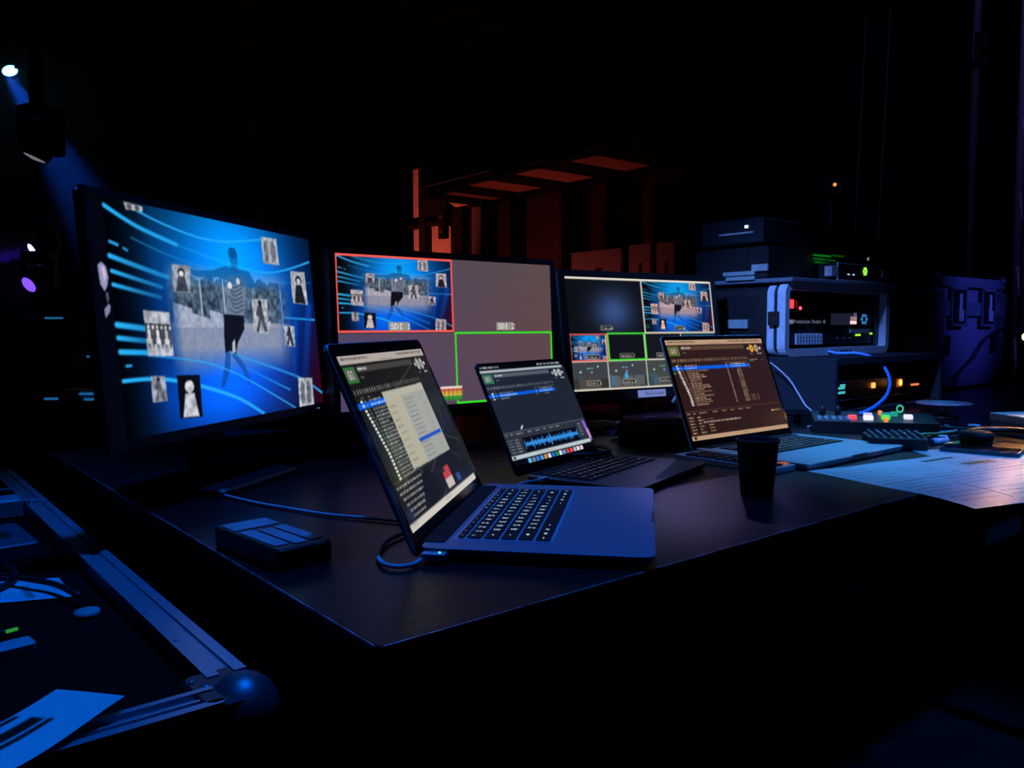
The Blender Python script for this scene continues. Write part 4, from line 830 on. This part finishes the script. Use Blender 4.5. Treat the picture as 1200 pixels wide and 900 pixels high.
# front rim, shell ring, body
obj('front_rim', rframe(MB(), .0, .026, .022, 0, RW, 0, RH, .032), GREYPL, rk)
obj('back_rim', rframe(MB(), .040, .062, .020, .004, RW - .004, .003, RH - .003, .030), GREYPL, rk)
obj('shell', rframe(MB(), .062, RD, .020, .007, RW - .007, .006, RH - .006, .028), BLACK_MET, rk)
obj('side_plate', MB().rbox(-.004, .008, .125, .20, .082, .108, .003), mat('pale_green_metal', (.34, .42, .42), .4, .4), rk)
obj('seal', rframe(MB(), .026, .040, .018, .008, RW - .008, .007, RH - .007, .028), BLACK_PL, rk)
obj('back_panel', MB().box(.02, RW - .02, RD - .02, RD - .01, .02, RH - .02), BLACK_PL, rk)
for z in (.09,): obj('latch', MB().rbox(-.010, .004, .018, .052, z, z + .040, .003), BLACK_MET, rk)
for k in range(4): obj('rivet', MB().cyl(.31 + k * .018, -.001, -.001, .002, .004, 10, 0, 'y', .012), BLACK_PL, rk)
for sx in (.034, RW - .050): obj('rack_rail', MB().box(sx - .012 if sx < .3 else sx, sx + .016 if sx < .3 else sx + .030, .024, .029, .022, RH - .022), BLACK_MET, rk)
u_ = obj('power_unit', MB().box(.024, RW - .024, .030, .33, .137, .185, 0, .001), BLACK_MET, rk)
obj('red_switch', MB().box(.063, .087, .0262, .030, .140, .166, 0, .0012), led('red_switch', (1, .05, .05), 1.5), u_); obj('switch_bar', MB().box(.100, .106, .028, .030, .142, .164), led('dim_red', (.5, .02, .02), .3), u_); obj('red_light', MB().cyl(.124, .027, 0, .003, .005, 12, 0, 'y', .141), led('red_led', (1, .10, .12), 2.0), u_)
v_ = obj('switcher_unit', MB().box(.024, RW - .024, .030, .33, .087, .133, 0, .001), BLACK_MET, rk)
WT = mat('glowing_white_print', (.8, .82, .85), .5, emit=(.55, .65, .9), strength=.22)  # plain print given a glow of its own to read bright
tx = MB(); tx.box(.066, .088, .0288, .030, .095, .107, 0); lettering(tx, 'Production Studio 4K', .091, .107, .0105, lambda a, b: (a * 1.0, .0294, b)); lt_ = obj('lettering', tx, WT, v_)
obj('lcd', MB().box(.300, .425, .0285, .030, .092, .128), led('dark_lcd', (.02, .02, .05), .6), v_)
for (a, z, cc, st) in ((.415, .094, (1, .62, .66), 1.1), (.435, .094, (1, .7, .75), .9), (.416, .107, (.9, .5, .6), .35), (.436, .107, (.9, .5, .6), .4), (.436, .119, (.3, .2, .5), .3)): obj('lit_key', MB().box(a, a + .017, .027, .030, z, z + .011), led('pink_key_%d' % int(st * 100 + a * 1000), cc, st), v_)
for k in range(6): a = k * PI / 3; obj('dial_light', MB().cyl(.505 + .016 * math.cos(a), .028, 0, .002, .0055, 8, 0, 'y', .110 + .013 * math.sin(a)), led('blue_dial', (.04, .32, .75), .6), v_)
w_ = obj('audio_unit', MB().box(.024, RW - .024, .030, .33, .031, .083, 0, .001), BLACK_MET, rk)
ms = obj('mesh_panel', MB().box(.070, .215, .008, .030, .034, .066), mat('pale_grille', (.75, .80, .85), .5), w_)
for k in range(9): obj('grille_bar', MB().box(.076 + k * .0155, .079 + k * .0155, .0072, .008, .036, .064), mat('grey_grille_bar', (.2, .25, .3), .5), w_)
for k in range(2): obj('grille_bar', MB().box(.072, .213, .0073, .0080, .0445 + k * .0105, .0455 + k * .0105), mat('grey_grille_bar', (.2, .25, .3), .5), w_)
for a, z in ((.452, .056), (.468, .056), (.545, .060)): obj('green_light', MB().box(a, a + .012, .027, .030, z, z + .006), led('lime_led', (.42, .9, .05), 1.1), w_)
obj('bump_plate', MB().rbox(.41, .54, .024, .030, .066, .078, .003), PLATE, w_)
for k in range(3): obj('screw', MB().cyl(.34 + k * .04, .028, 0, .002, .003, 8, 0, 'y', .05), STEEL, w_)

ZR = .160 + RH
PG = mat('pale_green_metal', (.34, .42, .42), .4, .4)
ty = tag(obj('shelf_board', MB().box(-.01, .60, 0, .36, 0, .012, 0, .002), mat('blue_grey_board', (.10, .12, .16), .6), None, TF(1.775, .745, ZR), (0, 0, TYAW)), 'thin grey-blue board on top of the grey rack case', 'board')
dv = thing('converter_box', 'small black box with a green light on top of the grey rack case', 'converter', TF(2.02, .755, ZR + .012), TYAW)
obj('body', MB().box(0, .300, 0, .06, .0, .054, 0, .002), BLACK_MET, dv); obj('face_plate', MB().box(.004, .296, -.003, 0, .003, .051), mat('slate_face', (.012, .014, .020), .45, .2), dv)
obj('face_frame', MB().box(0, .30, -.004, 0, .0505, .054).box(0, .30, -.004, 0, 0, .0035).box(0, .004, -.004, 0, .0035, .0505), PLATE, dv)
obj('bracket', MB().box(-.035, 0, -.004, .02, .012, .042, 0, .001), PLATE, dv); obj('bracket', MB().box(.30, .325, -.004, .02, .012, .042, 0, .001), PLATE, dv)
for k in range(6): a = k * PI / 3; obj('green_light', MB().cyl(.165 + .008 * math.cos(a), -.005, 0, .002, .0048, 8, 0, 'y', .033 + .009 * math.sin(a)), led('lime_ring', (.35, .95, .06), 1.0), dv)
for k in range(2): obj('white_light', MB().box(.06 + k * .03, .068 + k * .03, -.005, -.003, .018, .022), led('white_led', (.55, .65, 1), .9), dv)
obj('knob', MB().rbox(.270, .285, -.008, -.003, .018, .042, .002), PLATE, dv)
gu = thing('server_unit', 'dark wide unit with green glow and pale side strips above the rack case', 'rack unit', TF(1.765, .825, ZR + .012), TYAW)
obj('body', MB().box(0, .60, 0, .26, 0, .095, 0, .004), BLACK_MET, gu)
for (b0, b1, z0, z1) in ((-.004, .050, .022, .042), (.04, .15, .012, .024), (.04, .14, -.002, .009)): obj('side_strip', MB().box(-.008, 0, b0, b1, z0, z1, 0, .001), PG, gu)
for (a, z, l, s_) in ((.24, .078, .10, .16), (.35, .082, .07, .07), (.24, .066, .13, .07), (.25, .056, .11, .09)): obj('green_strip', MB().box(a, a + l, -.003, 0, z, z + .005), led('green_strip_%d' % int(s_ * 100), (.02, .75, .04), s_), gu)
for z in (.05, .08): obj('white_light', MB().box(.575, .581, -.003, 0, z, z + .010), led('white_led2', (.55, .5, .45), .4), gu)
point('server_glow', TF(2.08, .80, ZR + .085), .003, (.05, 1, .1), .01)
ls = thing('power_amplifier', 'dark slab with a tiny white side light, topmost on the rack stack', 'amplifier', TF(1.765, .845, ZR + .107), TYAW)
obj('body', MB().box(0, .58, 0, .22, .010, .085, 0, .005), mat('slate_face', (.012, .014, .020), .45, .2), ls); obj('foot', MB().cyl(.04, .04, 0, .011, .012, 10).cyl(.54, .04, 0, .011, .012, 10).cyl(.04, .18, 0, .011, .012, 10).cyl(.54, .18, 0, .011, .012, 10), RUBBER, ls)
obj('side_edge', MB().box(-.003, 0, .03, .15, .040, .045), PLATE, ls); obj('white_light', MB().box(-.004, 0, .048, .058, .056, .064), led('white_led3', (.6, .75, 1), 1.5), ls)

# ---------------------------------------------------------------- flight case at the right
fc = thing('flight_case', 'violet-lit flight case with two butterfly latches at the far right', 'case', TF(2.80, .80, 0), TYAW)
FW, FH, FD = .66, .435, .42
VIO = mat('grey_violet_laminate', (.20, .19, .28), .45, 0, .08, 30, .02)
obj('panel', MB().box(.012, FW - .012, .006, FD, .012, FH - .02), VIO, fc)
for x in (0, FW - .075): obj('edge_rail', MB().box(x, x + .075, -.002, .010, .01, FH - .055).box(x + .010, x + .028, -.007, -.002, .01, FH - .055).box(x + .048, x + .066, -.007, -.002, .01, FH - .055), EXTR, fc)
obj('lid_rail', MB().box(.04, FW - .04, -.008, .02, FH - .040, FH - .002, 0, .003), EXTR, fc); obj('joint_rail', MB().box(.0, FW, -.005, .006, FH - .150, FH - .095, 0, .002), EXTR, fc)
obj('lid_top', MB().box(.004, FW - .004, .0, FD, FH - .02, FH, 0, .004), BLACK_MET, fc)
for x in (.02, FW - .02): obj('corner_ball', MB().ball((x, .02, FH - .012), .032, 14), mat('dark_corner_steel', (.12, .12, .14), .4, .7), fc)
BRT = mat('bright_latch_steel', (.75, .78, .82), .3, .3)
for x in (.115, .395):
    lt = obj('latch_dish', MB().rbox(0, .135, 0, .15, -.003, .004, .012, 0, 3).rbox(.010, .125, .010, .140, .004, .0045, .008, 1, 3), [EXTR, BLACK_MATTE], fc, (x, -.008, FH - .19), (PI / 2, 0, 0))
    obj('butterfly', MB().rbox(.045, .090, .02, .062, .005, .012, .005, 0, 3).rbox(.055, .080, .062, .125, .005, .009, .004, 0, 3), BRT, lt)
    for q in ((.006, .006), (.129, .006), (.006, .144), (.129, .144)): obj('rivet', MB().cyl(q[0], q[1], .003, .007, .005, 8), STEEL, lt)
for x in (.095, FW - .135): obj('strap_slot', MB().rbox(x, x + .04, -.004, .006, .14, .21, .004), BLACK_PL, fc)
tag(obj('hanging_lead', MB().tube([TF(3.55, .74, .26), TF(3.40, .785, .235), TF(3.25, .788, .20), TF(3.12, .788, .12), TF(2.98, .788, .06), TF(2.9, .77, .005)], .0045), CAPER), 'thin black lead hanging across the front of the violet flight case', 'cable')

# ================================================================== FLIGHT CASE AT THE LOWER LEFT
oc = thing('open_case', 'open flight case with blue-lit aluminium rim at the lower left', 'case', TF(-.066, .055, -TZ), TYAW)
CZ = TZ - .030; LB2, LA2 = 1.30, .80
BOARDK = mat('black_case_board', (.01, .01, .012), .5, 0, .2, 30)
obj('side_panel', MB().box(-.014, -.004, .01, LB2, .12, CZ - .022), BOARDK, oc); obj('front_panel', MB().box(-LA2, -.004, .0, .010, .12, CZ - .022), BOARDK, oc)
obj('far_panel', MB().box(-LA2, -.004, LB2 - .01, LB2, .12, CZ - .022), BOARDK, oc); obj('outer_panel', MB().box(-LA2, -LA2 + .01, 0, LB2, .12, CZ - .022), BOARDK, oc)
obj('bottom', MB().box(-LA2, -.004, 0, LB2, .10, .12), BOARDK, oc)
FOAM = mat('black_foam', (.0015, .0015, .0017), .95, 0, .3, 150, .4, spec=.1)
obj('foam_tray', MB().box(-LA2 + .01, -.014, .01, LB2 - .01, CZ - .10, CZ - .020), FOAM, oc)
# rims: flat bar, raised bead and groove
obj('rim', MB().box(-.032, 0, .045, LB2 - .04, CZ - .022, CZ - .002).box(-.032, -.022, .045, LB2 - .04, CZ - .002, CZ, 0).box(-.010, 0, .045, LB2 - .04, CZ - .002, CZ, 0), EXTR, oc)
fr = obj('rim', MB().box(-LA2 + .04, -.035, -.004, .028, CZ - .022, CZ - .004).box(-LA2 + .04, -.035, -.004, .004, CZ - .004, CZ - .001, 0).box(-LA2 + .04, -.035, .011, .014, CZ - .004, CZ - .002, 0).box(-LA2 + .04, -.035, .022, .028, CZ - .004, CZ, 0), EXTR, oc)
obj('corner_plate', MB().rbox(-.050, .002, -.004, .060, CZ - .03, CZ - .001, .010, 0, 3, .003), mat('dark_corner_plate', (.05, .05, .06), .4, .6), oc)
obj('corner_ball', MB().ball((-.014, .018, CZ - .020), .028, 20), mat('dark_corner_steel', (.12, .12, .14), .4, .7), oc)
for (x, y) in ((-.038, .030), (-.044, .045)): obj('rivet', MB().ball((x, y, CZ - .0005), .0022, 8, squash=.5), STEEL, oc)
for y in (.14, .235, .33, .43, .55): obj('rivet', MB().ball((-.027, y, CZ + .0002), .0022, 8, squash=.5), STEEL, oc)
for x in (-.15, -.25): obj('rivet', MB().ball((x, .018, CZ - .004), .0022, 8, squash=.5), STEEL, oc)
for x in (-.06, -LA2 + .06):
    for y in (.06, LB2 - .06): obj('castor', MB().cyl(x, y, -.02, .02, .05, 16, 0, 'x', .05).box(x - .03, x + .03, y - .03, y + .03, .09, .10), RUBBER, oc)
ZF = -.050
# leaflet over the rim
c = Cv(160, 60, (228, 230, 235), asp=2.9)
for (v0, v1, a, b) in ((.46, .53, .16, .55), (.58, .76, .167, .60), (.90, .97, .176, .50), (.1, .14, .70, .9)): c.rect(a, v0, b, v1, (10, 20, 12))
lf0 = [TF(-.160, .083), TF(-.160, .083) + (TF(-.197, .135) - TF(-.163, .081))]
dL = (TF(-.247, .029) - TF(-.163, .081)).normalized() * .21
A0 = TF(-.163, .081); A1 = A0 + (TF(-.197, .133) - A0) * 1.02
leaf = sheet_mesh('leaflet', c.final(), ((A0.x, A0.y), (A0.x + dL.x, A0.y + dL.y), (A1.x + dL.x, A1.y + dL.y), (A1.x, A1.y)), lambda x, y: TZ - .0225 + .004 * np.sin((x + y) * 25), PAPER)
tag(link('leaflet', leaf), 'blue-lit leaflet with dark bars lying over the rim of the open case', 'leaflet')
c = Cv(80, 60, (225, 228, 235)); c.words(.1, .2, .6, .03, (60, 60, 70)); c.words(.1, .4, .7, .03, (60, 60, 70))
s0 = [TF(-.125, .447), TF(-.125, .535), TF(-.30, .62), TF(-.30, .52)]
tag(link('note_sheet', sheet_mesh('note_sheet', c.final(), [(p.x, p.y) for p in s0], lambda x, y: np.full_like(x, TZ + ZF + .002), PAPER)), 'small blue-lit sheet under cables inside the open case', 'paper')
for k, (pts, lb) in enumerate(((((-.30, .47), (-.24, .49), (-.19, .515), (-.165, .56), (-.17, .62)), 'black cable curving over the small sheet in the open case'), (((-.128, .41), (-.140, .47), (-.165, .52), (-.20, .58), (-.28, .66)), 'black cable crossing the small sheet diagonally in the open case'))):
    tag(obj('case_cable', MB().tube([TF(a, b, ZF + .007 + .006 * k) for a, b in pts], .0035), CAPER), lb, 'cable', 'cables in the open case')
RAD = mat('grey_radio_shell', (.34, .36, .40), .45)
for k, (a, b, lb) in enumerate(((-.192, .955, 'grey handheld radio with thin aerial in the open case, nearer one'), (-.22, 1.09, 'grey handheld radio with thin aerial in the open case, further one'))):
    t = thing('handheld_radio', lb, 'radio', TF(a, b, ZF), TYAW + .0, 'radios in the open case')
    obj('body', MB().rbox(-.09, .09 + .004 * k, -.026, .026, 0, .030, .008, 0, 3, .003), RAD, t); obj('aerial', MB().cyl(0, 0, .09, .125, .0025, 8, 0, 'x', .020), RAD, t); obj('grille', MB().rbox(-.04, .03, -.015, .015, .030, .031, .003), BLACK_PL, t)
    obj('knob', MB().cyl(0, -.014, .09, .10, .005, 10, 0, 'x', .018), BLACK_PL, t)
bp = thing('battery_charger', 'dim blue-lit charger block between the radios and the small sheet', 'charger', TF(-.19, .72, ZF), TYAW + .05)
obj('body', MB().rbox(-.06, .062, -.07, .07, 0, .022, .006, 0, 3, .002), mat('dark_slate_plastic', (.05, .06, .08), .5), bp); obj('slot', MB().rbox(-.04, .04, -.02, .02, .022, .0225, .004), BLACK_PL, bp)
gp = thing('glue_roll', 'small roll of tape lying against the rim inside the open case', 'tape roll', TF(-.128, .373, ZF), 0)
obj('roll', MB().lathe([(.007, 0), (.012, 0), (.012, .007), (.007, .007)], n=24), mat('pale_tape', (.28, .30, .34), .6), gp)
lp = thing('light_pen', 'dark pen with a green-lit tip at the left edge of the open case', 'pen', TF(-.30, .335, ZF), TYAW + .25)
obj('barrel', MB().cyl(0, 0, 0, .10, .005, 10, 0, 'x', .005), BLACK_PL, lp); obj('tip', MB().cyl(0, 0, .10, .112, .0018, 8, 0, 'x', .006), led('green_tip', (.06, .8, .05), .3), lp)
ad = tag(obj('memory_card_box', MB().rbox(-.03, .03, -.012, .012, 0, .008, .003, 0, 2, .001), RAD, None, TF(-.215, .315, ZF), (0, 0, TYAW + .1)), 'tiny grey card box in front of the green-tipped pen', 'box')

# ================================================================== STAGE, FAR LEFT
con = thing('stage_console', 'dark console desk with a wooden end panel at the far left', 'desk', (-2.63, 4.30, 0), .1)
obj('body', MB().box(-1.3, .29, 0, .7, 0, TZ + .30), BLACK_MATTE, con)
obj('wood_panel', MB().box(.292, .345, -.01, .6, TZ + .05, TZ + .305, 0, .003), mat('reddish_wood', (.34, .15, .09), .5, 0, .35, 12, .1, stretch=(1, 1, 8)), con)
obj('top_edge', MB().box(-1.3, .30, -.012, .0, TZ + .288, TZ + .30), mat('dull_wood_edge', (.12, .06, .04), .5), con)
for (x, z, w_, h_, m) in ((.17, .30, .09, .010, led('blue_glow_strip', (.04, .35, .8), .3)), (-.24, .297, .09, .008, mat('cream_card', (.7, .66, .55), .5)), (-.13, .135, .09, .018, mat('brown_tag', (.45, .25, .12), .6))): obj('fitting', MB().box(x, x + w_, -.02, -.012, TZ + z, TZ + z + h_), m, con)
spot('console_fill', (-1.9, 3.0, 2.6), (-2.15, 4.0, TZ + .2), 9, (1, .45, .3), 14, .8, .05)  # added fill spot that lifts the wood panel, no lamp stands here
lr = thing('cable_trolley', 'low trolley with blue-lit rails beside the console, left of the blue monitor', 'trolley', (-2.03, 3.9, 0), .1)
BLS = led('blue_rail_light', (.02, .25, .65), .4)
obj('frame', MB().box(-.35, .16, 0, .3, .2, .24).cyl(-.30, .05, 0, .7, .012, 8).cyl(.14, .05, 0, .95, .012, 8).cyl(-.30, .25, 0, .7, .012, 8).cyl(.14, .25, 0, .95, .012, 8), BLACK_MET, lr)
obj('shelf', MB().box(-.36, .17, -.01, .3, TZ - .10, TZ - .085), BLACK_MET, lr)
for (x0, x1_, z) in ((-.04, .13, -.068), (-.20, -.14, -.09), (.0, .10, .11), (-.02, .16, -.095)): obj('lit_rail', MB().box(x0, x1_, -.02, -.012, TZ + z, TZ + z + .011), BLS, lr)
obj('coil', MB().tube([(.09 + .018 * math.cos(a), -.015, TZ + .03 + .018 * math.sin(a)) for a in np.linspace(0, 2 * PI, 14)], .004, 6, sub=1), mat('blue_connector', (.06, .20, .75), .4), lr)
obj('pale_box', MB().rbox(-.13, .02, -.012, .1, TZ - .085, TZ - .045, .006), mat('pale_violet_box', (.30, .26, .34), .6), lr)
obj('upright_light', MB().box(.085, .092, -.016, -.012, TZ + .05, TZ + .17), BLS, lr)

def mover(lab, loc, tilt, yaw, dim=1.0, lens=None, top=6.5):
    t = thing('moving_head', lab, 'stage light', loc, yaw, 'moving stage lights')
    L = top - loc[2]
    obj('hanger', MB().cyl(0, 0, .20 * dim, L, .025, 10), BLACK_MET, t)
    obj('base_box', MB().rbox(-.15 * dim, .15 * dim, -.11 * dim, .11 * dim, .12 * dim, .22 * dim, .02, 0, 3, .01), BLACK_PL, t)
    for s in (-1, 1): obj('yoke_arm', MB().rbox(s * .15 * dim - .03 * dim, s * .15 * dim + .03 * dim, -.06 * dim, .06 * dim, -.16 * dim, .14 * dim, .02 * dim, 0, 3, .01), BLACK_PL, t)
    hd = obj('head', MB().lathe([(.06 * dim, .16 * dim), (.11 * dim, .12 * dim), (.125 * dim, 0), (.115 * dim, -.12 * dim), (.10 * dim, -.15 * dim)], n=20), BLACK_PL, t, (0, 0, -.06 * dim), tilt)
    obj('lens', MB().lathe([(.085 * dim, -.150 * dim), (.08 * dim, -.156 * dim), (.03 * dim, -.166 * dim)], n=20), lens or BLACK_GL, hd)
    return t
mover('black moving-head stage light hanging near, at the upper left', (-2.83, 5.0, TZ + 1.42), (.3, .3, 0), 1.1, .72, led('faint_lens', (.5, .5, .6), .3))
mover('distant stage light with a bright blue lens in the top left corner', (-4.85, 8.0, TZ + 2.86), (-.25, -.55, 0), 0, .8, led('blue_lens', (.15, .6, 1.0), 9))
mover('distant stage light with a violet lens, left of the blue monitor', (-4.55, 8.0, TZ + 1.11), (-.7, .9, 0), 0, .8, led('violet_lens', (.35, .25, 1.0), 6))
mover('distant stage light with a purple lens, lowest at the left', (-4.03, 7.0, TZ + .73), (-.9, .6, 0), 0, .8, led('purple_lens', (.14, .05, 1.0), 2.2))
# thin haze over the stage that shows the beams
hz = bpy.data.materials.new('stage_haze'); hz.use_nodes = True; nt = hz.node_tree; nt.nodes.clear()
vo = nt.nodes.new('ShaderNodeOutputMaterial'); vs_ = nt.nodes.new('ShaderNodeVolumeScatter'); vs_.inputs['Color'].default_value = (.9, .9, .95, 1); nt.links.new(vs_.outputs[0], vo.inputs['Volume'])
tcz = nt.nodes.new('ShaderNodeTexCoord'); sx_ = nt.nodes.new('ShaderNodeSeparateXYZ'); mrz = nt.nodes.new('ShaderNodeMapRange'); nt.links.new(tcz.outputs['Object'], sx_.inputs[0])
mrz.interpolation_type = 'SMOOTHSTEP'; mrz.inputs['From Min'].default_value = 1.3; mrz.inputs['From Max'].default_value = 3.3; mrz.inputs['To Min'].default_value = .045; mrz.inputs['To Max'].default_value = .10
nt.links.new(sx_.outputs['Z'], mrz.inputs['Value']); nt.links.new(mrz.outputs['Result'], vs_.inputs['Density'])
tag(obj('stage_haze', MB().box(-9, -2.95, 5.9, 12, .05, 6.3), hz), 'thin blue haze over the stage at the far left', 'haze', kind='stuff')
spot('stage_beam_blue', (-4.78, 7.9, TZ + 2.68), (-4.0, 7.7, TZ + 1.45), 800, (.01, .12, 1.0), 19, .4, .05)
spot('stage_beam_violet', (-4.55, 7.9, TZ + 1.00), (-8.0, 7.6, TZ + .62), 2600, (.07, .02, 1.0), 16, .6, .05)
